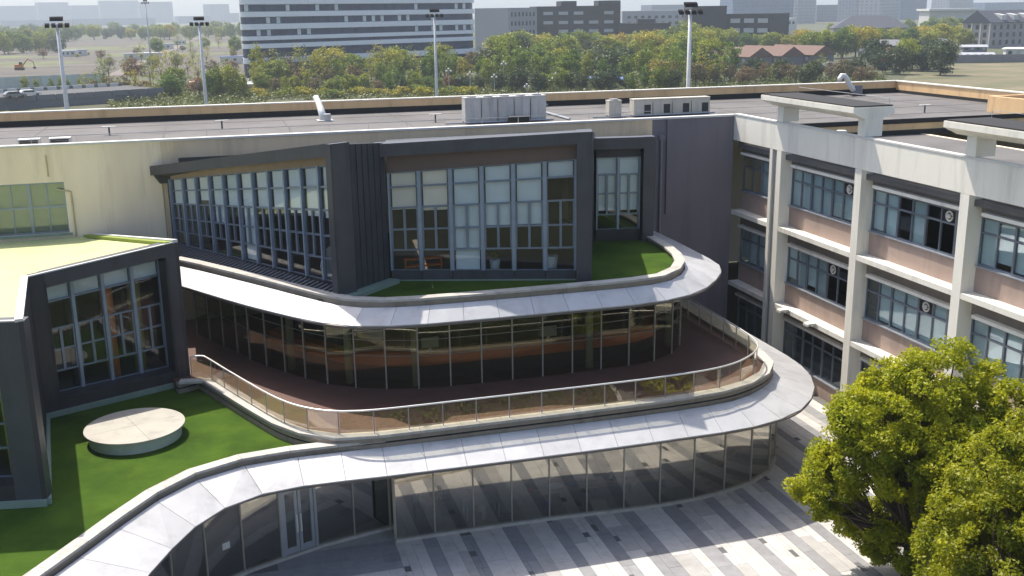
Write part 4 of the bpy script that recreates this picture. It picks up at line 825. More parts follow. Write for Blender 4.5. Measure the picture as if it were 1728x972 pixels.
# the camphor tree in front of the wing
LR = np.array([0.96, -0.27, 0.0])
def lobed(lobes, per, size, cl, seed):
    Vs = []; cs = []
    for k, (a, h, dep, rr, n) in enumerate(lobes):
        V, c = crown((rr*1.08, rr*1.08, rr*.86), n, per, size, cl, seed+k, hollow=.62, lobes=7); o_ = LR*a + np.array([0.27, 0.96, 0])*dep + np.array([0, 0, h]); Vs.append(V+o_); cs.append(c+o_)
    return np.concatenate(Vs), np.concatenate(cs)
V, c = lobed([(.3, 1.9, .2, 2.0, 130), (-1.75, 1.0, -.3, 1.75, 105), (1.9, 1.1, -.2, 1.8, 105), (.1, .6, -1.5, 1.7, 95), (-2.75, -.7, .2, 1.15, 60), (2.6, -.7, .3, 1.5, 80), (-3.0, -2.0, .6, .95, 44), (-1.2, -3.0, .9, 1.25, 60), (.9, -2.9, .9, 1.2, 50), (0.2, .4, 1.9, 1.8, 80), (1.6, -1.2, 1.3, 1.2, 50), (-.9, -.6, -1.0, 1.1, 40), (.5, -1.5, -1.1, 1.0, 36), (1.9, -2.5, .2, 1.2, 50), (-.2, -3.7, .1, 1.0, 36)], 185, .12, .35, 210)
place('camphor_tree', 'loose leafy bright green tree in front of the classroom wing', 'tree', limbs(0, c, 1.7, 0.22, 3, 110, 4.9), V, LEAF1, (21.75, 27.55, 0.02), cz=4.9)
V, c = crown((2.9, 2.9, 3.9), 640, 150, 0.12, 0.33, 33, hollow=0.72, lobes=0, flat=0.95, taper=0.25)
place('osmanthus_tree', 'dense clipped yellow green tree beside the loose leafy one', 'tree', limbs(0, c, 1.4, 0.17, 4, 40, 4.4), V, LEAF2, (21.15, 21.7, 0.02), cz=4.4)
V, c = crown((2.6, 2.6, 3.2), 330, 120, 0.15, 0.45, 35, hollow=0.6, lobes=14)
place('camphor_tree', 'green tree growing close to the wing wall behind the clipped one', 'tree', limbs(0, c, 1.8, 0.17, 6, 30, 4.3), V, LEAF1, (25.3, 24.6, 0.02), cz=4.3)
# low planting in the bed by the plaza
R = np.random.default_rng(5); pts = []
while len(pts) < 2600:
    x, y = R.uniform(-7, 19.5), R.uniform(15, 30.4)
    j = np.interp(x, bedE[:, 0], bedE[:, 1]); 
    if y < j-0.35: pts.append((x, y, 0.12+R.uniform(0, .45)))
pts = np.array(pts); C = (pts[:, None, :] + R.normal(size=(len(pts), 9, 3))*np.array([.16, .16, .10])).reshape(-1, 3); C[:, 2] = np.maximum(C[:, 2], 0.14)
me = quads_mesh('ground_cover', leaves(C, np.tile(np.array([0, 0, 1.0]), (len(C), 1)), .17, R), leafmat('bed_leaf', (0.05, 0.09, 0.012), (0.12, 0.16, 0.025), .3))
o = bpy.data.objects.new('ground_cover', me); COL.objects.link(o); o['kind'] = 'stuff'; o['label'] = 'low dark green planting filling the bed'; o['category'] = 'plants'

# ---- background trees: a few kinds, copied
KINDS = {}
def kind(key, rad, ncl, per, size, cl, mat, seeds, H0, r0, cz, **kw):
    KINDS[key] = []
    for s in seeds:
        V, c = crown(rad, ncl, per, size, cl, s, **kw); me = quads_mesh('crown', V+np.array([0, 0, cz]), mat)
        tm = limbs(0, c, H0, r0, s, 9, cz); tme = bpy.data.meshes.new('trunk'); tme.from_pydata(tm.v, [], tm.f); tme.materials.append(BARK); KINDS[key].append((tme, me))
L_OL = leafmat('olive_leaf', (0.13, 0.17, 0.006), (0.50, 0.47, 0.015), .3, .25, .16); L_GR = leafmat('mid_green_leaf', (0.09, 0.15, 0.008), (0.30, 0.36, 0.018), .3, .25, .14)
L_YE = leafmat('yellow_green_leaf', (0.12, 0.17, 0.01), (0.23, 0.29, 0.015), .35, .4, .06); L_RU = leafmat('russet_leaf', (0.12, 0.085, 0.035), (0.24, 0.165, 0.055), .3, .3, .14)
L_DK = leafmat('dark_green_leaf', (0.035, 0.06, 0.018), (0.085, 0.12, 0.025), .25, .3, .12)
kind('broad', (4.2, 4.2, 3.4), 120, 34, .55, 1.05, L_OL, (101, 102, 103, 104), 2.2, .25, 4.8, hollow=.5, lobes=9)
kind('green', (3.6, 3.6, 3.6), 110, 34, .50, .95, L_GR, (111, 112, 113), 1.6, .22, 4.3, hollow=.5, lobes=8)
kind('slim', (2.3, 2.3, 4.2), 80, 28, .42, .8, L_GR, (121, 122), 1.4, .16, 4.6, hollow=.4, lobes=7)
kind('thin', (2.4, 2.4, 3.8), 34, 16, .38, .8, L_OL, (131, 132, 133), 2.4, .14, 5.2, hollow=.3, lobes=7)
kind('russet', (2.8, 2.8, 2.6), 70, 24, .42, .85, L_RU, (141, 142), 2.2, .18, 4.2, hollow=.4, lobes=7)
kind('dark', (3.8, 3.8, 3.4), 110, 32, .52, 1.0, L_DK, (151, 152), 1.4, .22, 4.0, hollow=.55, lobes=8)
kind('round', (3.1, 3.1, 2.9), 150, 34, .42, .75, L_YE, (161,), 1.6, .2, 3.7, hollow=.7, lobes=0)
kind('shrub', (2.0, 2.0, 1.1), 44, 24, .34, .5, L_OL, (171, 172), .5, .1, .95, hollow=.5, lobes=5)
NT = {'broad': 'broad_tree', 'green': 'leafy_tree', 'slim': 'slender_tree', 'thin': 'sparse_tree', 'russet': 'russet_tree', 'dark': 'evergreen_tree', 'round': 'round_tree', 'shrub': 'shrub'}
def tree(key, x, y, s, label, group, R):
    tme, me = R.choice(KINDS[key]); t = thing(NT[key], label, 'shrub' if key == 'shrub' else 'tree', (x, y, -0.1), group)
    t.rotation_euler[2] = R.uniform(0, 6.28); t.scale = (s*R.uniform(.9, 1.12), s*R.uniform(.9, 1.12), s*R.uniform(.9, 1.1))
    for nm, m_ in (('trunk', tme), ('crown', me)):
        o = bpy.data.objects.new(nm, m_); COL.objects.link(o); o.parent = t
    return t
def gnd(px, d):
    q = atd(px, 30, d); return q[0], q[1]
TR = random.Random(99); KL = {'broad': 'broad crowned olive tree', 'green': 'round leafy green tree', 'slim': 'slender upright tree', 'thin': 'sparse see-through tree', 'russet': 'russet brown tree', 'dark': 'dark evergreen tree', 'shrub': 'low bush'}
# the wood behind the block: rows from far to near; (px range, depth, count, size, kinds)
def row(px0, px1, d0, d1, n, s, kinds, label, group):
    for i in range(n):
        px = px0+(px1-px0)*(i+TR.uniform(.1, .9))/n; x, y = gnd(px, TR.uniform(d0, d1)); kk = TR.choice(kinds); tree(kk, x, y, s*TR.uniform(.82, 1.2), KL[kk]+' '+label, KL[kk]+' '+group, TR)
row(830, 1215, 405, 440, 18, 1.28, ['broad', 'broad', 'green'], 'at the back of the wood below the charcoal offices', 'back of the wood')
row(850, 1220, 355, 385, 16, 1.2, ['broad', 'broad', 'green', 'dark'], 'in the middle of the wood behind the school', 'middle of the wood')
row(800, 1215, 305, 330, 18, 1.15, ['broad', 'green', 'dark', 'slim'], 'on the near side of the wood behind the school', 'near side of the wood')
row(810, 1240, 270, 285, 20, 1.0, ['green', 'slim', 'slim', 'dark'], 'along the near edge of the wood behind the school', 'near edge of the wood')
row(830, 1150, 247, 256, 15, .62, ['green', 'dark', 'slim'], 'in the front fringe of the wood by the marquee', 'front fringe of the wood')
row(420, 830, 300, 325, 26, 1.0, ['thin', 'green', 'thin', 'slim', 'russet', 'broad'], 'in the belt before the banded office block', 'belt before the office')
row(410, 830, 275, 290, 26, .80, ['thin', 'slim', 'russet', 'green', 'thin'], 'near the foot of the banded office block', 'foot of the office')
row(400, 810, 252, 262, 24, .55, ['green', 'russet', 'dark', 'slim'], 'in the low fringe between office and parapet', 'low fringe by the parapet')
row(400, 800, 242, 250, 22, 1.0, ['shrub'], 'beyond the ochre roof parapet under the office', 'beyond the parapet')
row(1090, 1225, 248, 262, 9, .95, ['russet', 'thin', 'thin'], 'beside the thick mast right of the wood', 'by the thick mast')
row(1205, 1480, 256, 285, 20, .72, ['russet', 'thin', 'dark', 'russet'], 'in the scrub before the red roofed houses', 'scrub before the red roofs')
row(1355, 1470, 385, 410, 6, 1.35, ['broad', 'green', 'broad'], 'towering behind the red roofed houses', 'behind the red roofs')
row(1230, 1400, 440, 470, 9, 1.0, ['green', 'broad'], 'between the red roofs and the charcoal office', 'between red roofs and offices')
row(1430, 1640, 450, 520, 14, 1.1, ['green', 'broad', 'broad'], 'among the grey roofs by the gabled brick house', 'among the grey roofs')
row(1475, 1600, 290, 330, 11, 1.0, ['dark', 'green', 'dark', 'russet'], 'at the edge of the open field', 'field edge')
row(1400, 1640, 640, 700, 10, 1.3, ['broad', 'green'], 'far off before the hazy towers', 'before the hazy towers')
row(150, 400, 290, 330, 13, .95, ['thin', 'thin', 'russet', 'thin'], 'over the bare ground beyond the masts', 'bare ground beyond the masts')
row(150, 400, 360, 440, 8, .8, ['thin', 'thin', 'russet', 'green'], 'further out on the bare ground', 'further out on the bare ground')
row(120, 400, 246, 268, 20, .72, ['shrub', 'russet', 'thin', 'green'], 'just behind the parapet near the round tree', 'behind the parapet near the round tree')
row(20, 150, 276, 280, 7, .42, ['slim'], 'along the pale site hoarding', 'along the hoarding')
row(-20, 60, 190, 196, 5, 1.0, ['shrub'], 'below the road bridge', 'below the road bridge')
row(-20, 100, 560, 640, 10, 1.4, ['dark', 'green'], 'at the far side of the bare ground', 'far side of the bare ground')
row(250, 400, 520, 640, 6, 1.1, ['thin', 'green', 'thin'], 'far away left of the banded office', 'left of the banded office')
row(-20, 400, 430, 700, 14, .7, ['shrub', 'shrub', 'thin', 'russet'], 'scattered over the far bare ground', 'scattered over the bare ground')
row(-30, 420, 800, 1120, 52, 1.35, ['dark', 'green', 'broad'], 'in the hazy line below the city', 'hazy line below the city')
UR = np.random.default_rng(77); cc = []
for k in range(5200):
    px = UR.uniform(110, 1500); q_ = gnd(px, UR.uniform(238, 292)); cc.append((q_[0], q_[1], UR.uniform(0, .7)))
for k in range(1500):
    px = UR.uniform(-40, 440); q_ = gnd(px, UR.uniform(190, 240) if px > 170 else UR.uniform(188, 204)); cc.append((q_[0], q_[1], UR.uniform(0, .7)))
cc = np.array(cc); C = (cc[:, None, :]+UR.normal(size=(len(cc), 8, 3))*np.array([.6, .6, .3])).reshape(-1, 3); C[:, 2] = np.maximum(C[:, 2], 0)
o = bpy.data.objects.new('undergrowth', quads_mesh('undergrowth', leaves(C, np.tile(np.array([0, -.2, 1.0]), (len(C), 1)), .62, UR), leafmat('undergrowth_leaf', (0.06, 0.08, 0.012), (0.17, 0.19, 0.03), .3, .12, 0))); COL.objects.link(o); o['kind'] = 'stuff'; o['label'] = 'tangled undergrowth covering the ground beyond the parapet'; o['category'] = 'undergrowth'
x, y = gnd(283, 262); tree('round', x, y, .92, 'round bright yellow green tree beyond the roof parapet', None, TR)

# ================================================================== BACKGROUND GROUND AND ROAD
def sheet(name, pts, z, mat): return struct(mk(name, [(p[0], p[1], z) for p in pts], [tuple(range(len(pts)))], mat))
EARTH = M('bare_earth', (0.060, 0.044, 0.042), 0.95, var=0.4, scale=0.03, bump=0.2, bscale=.5, col2=(0.082, 0.072, 0.055), stretch=(.35, 2.2, 1))
FIELD = M('field_grass', (0.085, 0.105, 0.032), 0.95, var=0.25, scale=0.05, bump=0.2, bscale=.6, col2=(0.17, 0.135, 0.085), stretch=(1, 2, 1))
sheet('bare_ground', [gnd(-160, 345), gnd(430, 345), gnd(420, 900), gnd(-400, 1000)], -0.07, EARTH)
sheet('open_field', [gnd(1500, 225), gnd(1900, 200), gnd(1900, 350), gnd(1560, 350)], -0.07, FIELD)
ASPH = M('asphalt', (0.075, 0.075, 0.08), 0.9, var=0.1, scale=.2)
RZ = 2.4
ra, rb = np.array(gnd(-160, 219)), np.array(gnd(235, 252)); rd = (rb-ra)/np.linalg.norm(rb-ra); rn = np.array([-rd[1], rd[0]])
rl_ = np.linalg.norm(rb-ra)
road = struct(MB().seg(ra, rb, RZ-.5, RZ, 19).build('road', ASPH))
LINE = M('road_paint', (0.75, 0.75, 0.73), 0.7)
for k in range(int(rl_/4)):
    p = ra+rd*(1+k*4.0)-rn*7.4; MB().seg(p, p+rd*2.3, RZ+.004, RZ+.02, .5).build('road_line', LINE, road)
rw = thing('road_barrier', 'pale jointed concrete barrier along the far side of the road', 'barrier', (ra[0], ra[1], RZ))
for k in range(int(rl_/3)):
    p = ra+rd*(k*3.0)+rn*9.0; MB().seg(p, p+rd*2.1, RZ, RZ+.8, .3).build('barrier_block', WHITE, rw); MB().seg(p+rd*2.11, p+rd*2.99, RZ, RZ+.65, .22).build('barrier_gap', M('barrier_dark', (.12, .12, .11), .8), rw)
bw = thing('bridge_wall', 'dark grey retaining wall carrying the road', 'wall', (ra[0], ra[1], 0)); MB().seg(ra-rn*9.2, ra+rd*rl_*.97-rn*9.2, -.1, RZ-.51, .5).build('wall', M('grey_concrete', (0.16, 0.16, 0.18), .9), bw)
for k in range(12):
    p = ra+rd*(k*rl_/12+.1)-rn*9.6; MB().seg(p, p+rd*(rl_/12-.15), RZ-.9, RZ+.25, .2).build('fascia_panel', M('grey_concrete', (0.16, 0.16, 0.18), .9), bw)
sw = thing('site_hoarding', 'long pale site hoarding beyond the road', 'hoarding', (*gnd(60, 288), 0)); HOARD = M('hoarding_panel', (0.50, 0.54, 0.52), .7, rnd=.12)
ha, hb = np.array(gnd(-40, 283)), np.array(gnd(175, 300)); hd_ = (hb-ha)/np.linalg.norm(hb-ha)
for k in range(int(np.linalg.norm(hb-ha)/2.4)): MB().seg(ha+hd_*2.4*k, ha+hd_*(2.4*k+2.37), -.1, 3.3, .12).build('panel', HOARD, sw)
bk = thing('field_wall', 'grey boundary wall along the far side of the open field', 'wall', (*gnd(1700, 352), 0)); p, q = np.array(gnd(1590, 352)), np.array(gnd(1900, 352))
for k in range(14): a = p+(q-p)*k/14; b = p+(q-p)*(k+.985)/14; MB().seg(a, b, -.1, 2.6, .25).build('wall_panel', M('grey_block_wall', (.22, .21, .22), .9), bk)
TRACK = M('dirt_track', (.16, .13, .115), .95, var=.2, scale=.2); GP = M('weedy_grass', (.075, .085, .032), .95, var=.35, scale=.06, col2=(.11, .115, .04))
for k, (a, b, d0, d1) in enumerate(((-60, 130, 420, 470), (150, 380, 500, 560), (-40, 90, 500, 540), (210, 420, 640, 760), (40, 230, 600, 680))):
    pts = []
    for i in range(14):
        an = 2*math.pi*i/14; rr_ = 1+.25*math.sin(3*an+k)+.12*math.sin(5*an+2*k); pts.append(gnd((a+b)/2+(b-a)/2*math.cos(an)*rr_, (d0+d1)/2+(d1-d0)/2*math.sin(an)*rr_))
    sheet('grass_patch', pts, -0.05+.004*k, GP)
for k, (a, da, b, db) in enumerate(((-80, 400, 430, 470), (180, 345, 330, 900), (-100, 570, 420, 600))):
    p, q = np.array(gnd(a, da)), np.array(gnd(b, db)); d_2 = (q-p)/np.linalg.norm(q-p); n_2 = np.array([-d_2[1], d_2[0]])*2.6; sheet('dirt_track', [p-n_2, q-n_2, q+n_2, p+n_2], -0.02+.005*k, TRACK)
for k, (px, d) in enumerate(((108, 520), (118, 525), (235, 470), (243, 474), (270, 610), (60, 640), (300, 700), (392, 420))):
    x, y = gnd(px, d); t = thing('site_hut', 'small pale flat roofed site hut on the bare ground', 'hut', (x, y, -.07), 'site huts on the bare ground'); w = 4+2*(k % 3)
    MB().box(x-w, y-1.6, -.07, x+w, y+1.6, 2.7).build('walls', WHITE, t); MB().box(x-w-.15, y-1.8, 2.701, x+w+.15, y+1.8, 2.9).build('roof', M('blue_sheet_roof', (.10, .20, .48), .5) if k % 3 == 1 else GALV, t)
    for j in range(3): MB().box(x-w*.7+w*.55*j, y-1.66, 1.0, x-w*.7+w*.55*j+1.2, y-1.601, 2.0).build('window', M('dark_window', (.03, .035, .045), .2), t)
def car(px, d, yaw, col, label, L=4.4, H=1.45, group=None, nm='car', zc=-0.1):
    x, y = gnd(px, d); t = thing(nm, label, 'van' if nm == 'van' else 'car', (x, y, zc), group); t.rotation_euler[2] = yaw; w = 1.75
    prof = [(-L/2, .35), (L/2, .35), (L/2, .8), (L*.28, .92), (L*.14, H), (-L*.36, H), (-L*.48, .95), (-L/2, .9)]
    if nm == 'van': prof = [(-L/2, .35), (L/2, .35), (L/2, .95), (L*.40, 1.2), (L*.30, H), (-L*.49, H), (-L/2, 1.0), (-L/2, .9)]
    n = len(prof); v = [(a, -w/2, b) for a, b in prof]+[(a, w/2, b) for a, b in prof]
    o = mk('body', v, [tuple(range(n)), tuple(range(n, 2*n))[::-1]]+[(i+n, (i+1) % n+n, (i+1) % n, i)[::-1] for i in range(n)], col); o.parent = t
    for s in (-1, 1):
        o = MB().box(-L*.34, s*w/2-.01, .98, L*.16, s*w/2+.012, H-.14).build('side_window', M('car_glass', (.03, .035, .04), .15)); o.parent = t
        for a in (-.3, .3): o = MB().tube([(a*L, s*(w/2-.18), .33), (a*L, s*(w/2+.02), .33)], .33, 12).build('wheel', BLACK); o.parent = t
    return t
CW = M('car_white', (.72, .72, .72), .3, coat=.5); CR = M('car_red', (.35, .04, .03), .3, coat=.5); CG = M('car_grey', (.2, .2, .22), .3, coat=.5)
yw = math.atan2(rd[1], rd[0])
car(34, 226, yw, CW, 'white car driving along the road beyond the parapet', zc=RZ); car(8, 222, yw, CG, 'dark grey car behind the white one on the road', zc=RZ)
for k, (px, d) in enumerate(((375, 292), (392, 300), (408, 296), (416, 284))): car(px, d, yw+.9, CW, 'white car parked by the corner of the banded office', group='white cars parked by the office')
car(318, 296, yw+.8, CR, 'red car parked among the young trees'); car(1402, 330, .4, CW, 'white van parked beside the red roofed houses', 5.2, 2.1, nm='van')

# ================================================================== BACKGROUND BUILDINGS
def zat(px, py, d): return atd(px, py, d)[2]
def block(name, label, pxl, pxr, top, dl, dr, depth, mat, zb=-0.1, cat='building', parapet=None, group=None):
    p = np.array(gnd(pxl, dl)); q = np.array(gnd(pxr, dr)); d = (q-p)/np.linalg.norm(q-p); n = np.array([d[1], -d[0]]); m = (p+q)/2
    zt = zat((pxl+pxr)/2, top, (dl+dr)/2); t = thing(name, label, cat, (m[0], m[1], 0), group); b = [p, q, q-n*depth, p-n*depth]
    MB().prism([tuple(k) for k in b], zb, zt).build('walls', mat, t)
    if parapet: MB().prism([tuple(k+(np.mean(b, 0)-k)*-.006) for k in b], zt+.001, zt+.5).build('roof_edge', parapet, t)
    return t, Patch(p, q, 0, zt), zt
WINL = M('pale_window', (.42, .44, .46), .4); WIND = M('dark_window', (.03, .035, .045), .2)
def windows(t, pa, rows, cols, mat, zoff=1.0, u0=.05, u1=.95, hw=.5, hh=.5, only=None):
    for i, z in enumerate(rows):
        for j in range(cols):
            if only and not only(i, j): continue
            u = u0+(u1-u0)*(j+.5)/cols; du = (u1-u0)/cols*hw/2; H = pa.zt[0]; pa.one('window', u-du, u+du, (z-hh)/H, (z+hh)/H, 0.0, .08, mat, t)
# banded white office
p, q = np.array(gnd(404, 322)), np.array(gnd(800, 384)); d = (q-p)/np.linalg.norm(q-p); n = np.array([d[1], -d[0]])
of = thing('banded_office', 'long office block with alternating white bands and blue glass', 'office', (*((p+q)/2), 0))
def rring(off, rad=4.0, depth=26):
    a = p-d*off+n*off; L = np.linalg.norm(q-p)+2*off; D = depth+2*off; out = []
    for cx, cy, s in ((rad, rad, 180), (L-rad, rad, 270), (L-rad, D-rad, 0), (rad, D-rad, 90)):
        for k in range(7):
            an = math.radians(s+15*k); u, v_ = cx+rad*math.cos(an), cy+rad*math.sin(an); out.append(tuple(a+d*u+np.array([.10, 1.0])*v_))
    return out
OFG = facade('office_glass', (.05, .07, .13), (.025, .04, .09), 2.4, 3.74, .10, .2); OFW = M('office_band', (.95, .94, .96), .5, var=.04)
z_ = lambda py: zat(410, py, 324)
MB().prism(rring(0.0), -.1, 46).build('glazing', OFG, of)
bands = [(109, 99), (83, 75), (69, 62), (50.5, 41), (29, 20), (7.7, -1)]; zl = [(z_(a), z_(b)) for a, b in bands]
while zl[-1][1] < 44: zl.append((zl[-1][0]+3.75, zl[-1][1]+3.75))
for a, b in zl: MB().prism(rring(.45), a, b).build('band', OFW, of)
for k in range(26):
    u = (k+.5)/26; pp = p+(q-p)*u+n*.1
    for j in range(2, len(zl)-1):
        if random.random() < .30: MB().seg(pp, pp+d*1.3, zl[j][1]+.15, zl[j+1][0]-.15, .12).build('window_blind', BLIND, of)
# grey and charcoal office group behind the wood
CHAR = M('charcoal_brick', (.014, .014, .024), .8, var=.12, scale=.3); GREYB = M('grey_cladding', (.30, .31, .34), .8)
t, pa, zt = block('grey_office', 'grey block with rows of small windows joined to the charcoal office', 858, 906, 13, 500, 515, 22, GREYB); windows(t, pa, [zt-3, zt-7.2, zt-11.4], 7, WIND, hh=1.0, hw=.45)
t, pa, zt = block('charcoal_office', 'charcoal office with stepped roof and pale ribbon windows behind the wood', 905, 1047, 10, 520, 525, 24, CHAR)
windows(t, pa, [zt-3.4, zt-7.8, zt-12], 5, WINL, hw=.62, hh=.75, only=lambda i, j: (i*5+j) % 7 != 3)
for a, b, top in ((947, 973, 2), (1010, 1047, 1)):
    pa2_ = Patch(gnd(a, 522), gnd(b, 523), zt+.001, zat(a, top, 522)); pa2_.one('roof_box', 0, 1, 0, 1, -14, -.1, CHAR, t)
t, pa, zt = block('charcoal_annex', 'low charcoal building between the two taller charcoal offices', 1047, 1132, 39, 520, 520, 18, CHAR); windows(t, pa, [zt-2.4], 6, WIND, hw=.6, hh=.7)
pa.one('plant_room', .35, .7, 1.003, 1.16, -8, -.5, CHAR, t)
t, pa, zt = block('charcoal_office', 'tall windowless charcoal office slab beside the pale mast', 1168, 1226, 10, 500, 500, 26, CHAR)
t, pa, zt = block('charcoal_office', 'lower charcoal office with two rows of pale windows', 1226, 1301, 23, 502, 490, 24, CHAR); windows(t, pa, [zt-3.2, zt-7.6], 3, WINL, u0=.05, u1=.98, hw=.72, hh=1.0)
t, pa, zt = block('pale_office', 'hazy pale grey blocks behind the charcoal annex', 1050, 1165, 18, 700, 700, 25, GREYB); windows(t, pa, [zt-4, zt-8], 9, WIND, hh=.9)
t, pa, zt = block('pale_office', 'hazy pale block right of the banded office', 803, 862, 14, 620, 620, 25, GREYB); windows(t, pa, [zt-3.5, zt-7.5, zt-11.5], 6, WIND, hh=.7, hw=.8)
t, pa, zt = block('white_low_building', 'low white building right of the charcoal offices', 1300, 1345, 31, 640, 640, 16, WHITE); windows(t, pa, [zt-2.6], 6, WIND, hh=.8)
# hazy towers
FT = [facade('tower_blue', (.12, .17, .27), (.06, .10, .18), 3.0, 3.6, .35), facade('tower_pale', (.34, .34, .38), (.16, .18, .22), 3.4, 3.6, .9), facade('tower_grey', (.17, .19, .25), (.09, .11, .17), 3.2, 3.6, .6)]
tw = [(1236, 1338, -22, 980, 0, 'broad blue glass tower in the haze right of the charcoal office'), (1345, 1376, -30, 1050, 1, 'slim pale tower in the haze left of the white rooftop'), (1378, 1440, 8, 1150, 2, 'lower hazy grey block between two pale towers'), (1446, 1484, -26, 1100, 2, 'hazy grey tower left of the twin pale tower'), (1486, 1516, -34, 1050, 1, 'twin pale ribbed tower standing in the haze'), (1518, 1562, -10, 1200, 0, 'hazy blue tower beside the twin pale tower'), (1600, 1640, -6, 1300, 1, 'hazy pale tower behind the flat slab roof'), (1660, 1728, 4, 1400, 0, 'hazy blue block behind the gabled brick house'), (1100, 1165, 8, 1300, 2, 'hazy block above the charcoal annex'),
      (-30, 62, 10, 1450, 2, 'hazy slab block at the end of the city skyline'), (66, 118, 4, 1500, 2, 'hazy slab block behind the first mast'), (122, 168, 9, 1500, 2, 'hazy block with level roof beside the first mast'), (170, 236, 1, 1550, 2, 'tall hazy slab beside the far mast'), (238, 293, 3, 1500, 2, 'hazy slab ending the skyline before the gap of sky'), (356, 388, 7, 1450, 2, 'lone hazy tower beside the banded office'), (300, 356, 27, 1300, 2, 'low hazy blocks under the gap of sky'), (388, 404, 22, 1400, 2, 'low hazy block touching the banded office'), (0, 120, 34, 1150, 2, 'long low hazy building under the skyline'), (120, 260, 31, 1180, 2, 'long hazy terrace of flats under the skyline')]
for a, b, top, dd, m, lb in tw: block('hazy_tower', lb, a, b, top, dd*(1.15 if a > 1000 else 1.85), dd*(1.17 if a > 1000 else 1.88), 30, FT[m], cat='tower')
# houses on the right
REDR = M('red_tiles', (.135, .075, .058), .8, var=.15, scale=.4); GREYR = M('grey_tiles', (.05, .055, .08), .8, var=.12); GREYW = M('grey_brick', (.24, .225, .22), .85, var=.1); SHED = M('grey_shed', (.17, .17, .19), .8)
def house(name, label, px, d, w, dep, hw, hr, wall, roof, yaw, hip=0.0, nwin=3, group=None):
    x, y = gnd(px, d); t = thing(name, label, 'house', (x, y, 0), group); t.rotation_euler[2] = yaw
    o = MB().box(-w/2, -dep/2, -.1, w/2, dep/2, hw).build('walls', wall); o.parent = t
    e = .5; hp = hip*w
    v = [(-w/2-e, -dep/2-e, hw), (w/2+e, -dep/2-e, hw), (w/2+e, dep/2+e, hw), (-w/2-e, dep/2+e, hw), (-w/2-e+hp, 0, hw+hr), (w/2+e-hp, 0, hw+hr)]
    v += [(a, b, c-.25) for a, b, c in v[:4]]
    o = mk('roof', v, [(0, 1, 5, 4), (2, 3, 4, 5), (3, 0, 4), (1, 2, 5), (6, 7, 1, 0)[::-1], (7, 8, 2, 1)[::-1], (8, 9, 3, 2)[::-1], (9, 6, 0, 3)[::-1], (6, 7, 8, 9)], roof); o.parent = t
    if not hip:
        for s in (-1, 1): o = mk('gable', [(s*w/2, -dep/2, hw), (s*w/2, dep/2, hw), (s*w/2, 0, hw+hr*.96), (s*(w/2-.2), -dep/2, hw), (s*(w/2-.2), dep/2, hw), (s*(w/2-.2), 0, hw+hr*.96)], [(0, 1, 2), (3, 5, 4), (0, 3, 4, 1), (1, 4, 5, 2), (2, 5, 3, 0)], wall); o.parent = t
    for k in range(nwin):
        xx = -w/2+w*(k+.5)/nwin; o = MB().box(xx-.6, -dep/2-.06, hw*.45, xx+.6, -dep/2-.001, hw*.45+1.2).build('window', WINL if k % 2 else WIND); o.parent = t
    return t
for k, px in enumerate((1247, 1300, 1352)): house('red_roofed_house', 'grey walled house with red tiled gable roof in the row of three', px, 352+4*k, 22, 9.8, 3.4, 2.9, SHED, REDR, -1.31, nwin=4, group='row of red roofed houses')
house('hipped_house', 'large house with dark blue grey hipped roof', 1467, 620, 42, 20, 6.5, 7.0, GREYW, GREYR, -.45, hip=.28, nwin=6)
house('grey_shed', 'long grey shed with shallow roof right of the big trees', 1500, 420, 22, 10, 3.6, 2.2, SHED, SHED, -.55); house('grey_shed', 'small grey shed near the dark bushes', 1478, 385, 9, 6, 2.6, 1.2, GREYW, GREYR, -.5, nwin=2)
house('grey_shed', 'grey shed with low roof in front of the hazy trees', 1570, 455, 14, 9, 3.2, 1.8, SHED, SHED, -.5)
house('white_hut', 'white flat hut at the end of the field wall', 1722, 372, 8, 6, 3.6, .5, WHITE, WHITE, -.55, hip=.1, nwin=3)
house('market_shed', 'long low shed with pale metal roof beside the field wall', 1655, 372, 10, 6, 1.8, .7, SHED, M('pale_metal_roof', (.36, .37, .40), .6), -.5, nwin=4); house('market_shed', 'low shed with white roof before the gabled brick house', 1648, 430, 9, 6, 2.2, .8, SHED, M('pale_metal_roof', (.36, .37, .40), .6), -.5, nwin=4)
bh = house('gabled_brick_house', 'three storey grey brick house with gables and rows of windows', 1692, 480, 34, 15, 11.0, 5.2, M('pale_grey_brick', (.34, .31, .31), .85, var=.1), GREYR, .217, nwin=0)
for fl in range(3):
    for k in range(7): o = MB().box(-15.2+4.4*k, -7.58, 1.4+3.3*fl, -13.6+4.4*k, -7.501, 3.4+3.3*fl).build('window', WIND); o.parent = bh
    for k in range(3): o = MB().box(-17.08, -5.4+4.2*k, 1.4+3.3*fl, -17.001, -3.8+4.2*k, 3.4+3.3*fl).build('window', WIND); o.parent = bh
for k in range(4): o = MB().box(-17.3, -7.4+4.75*k, 0, -17.001, -6.85+4.75*k, 11.3+(2.6 if k in (1, 2) else 0)).build('pilaster', WHITE); o.parent = bh
for k in range(2): o = MB().box(-17.06, -1.6+2*k, 12.0, -17.001, -.6+2*k, 13.6).build('window', WIND); o.parent = bh
for k in range(3):
    o = MB().prism([(-9+8*k, -6.5), (-6+8*k, -6.5), (-6+8*k, -1), (-9+8*k, -1)], 11.8, [14.2, 14.2, 15.0, 15.0]).build('dormer', WHITE); o.parent = bh
t, pa, zt = block('slab_roof_building', 'white flat roofed building with wide slab roof in the haze', 1568, 1650, 18, 760, 760, 20, M('pale_wall', (.5, .5, .48), .8)); pa.one('roof_slab', -.04, 1.04, 1.003, 1.10, -22, 3, WHITE, t)
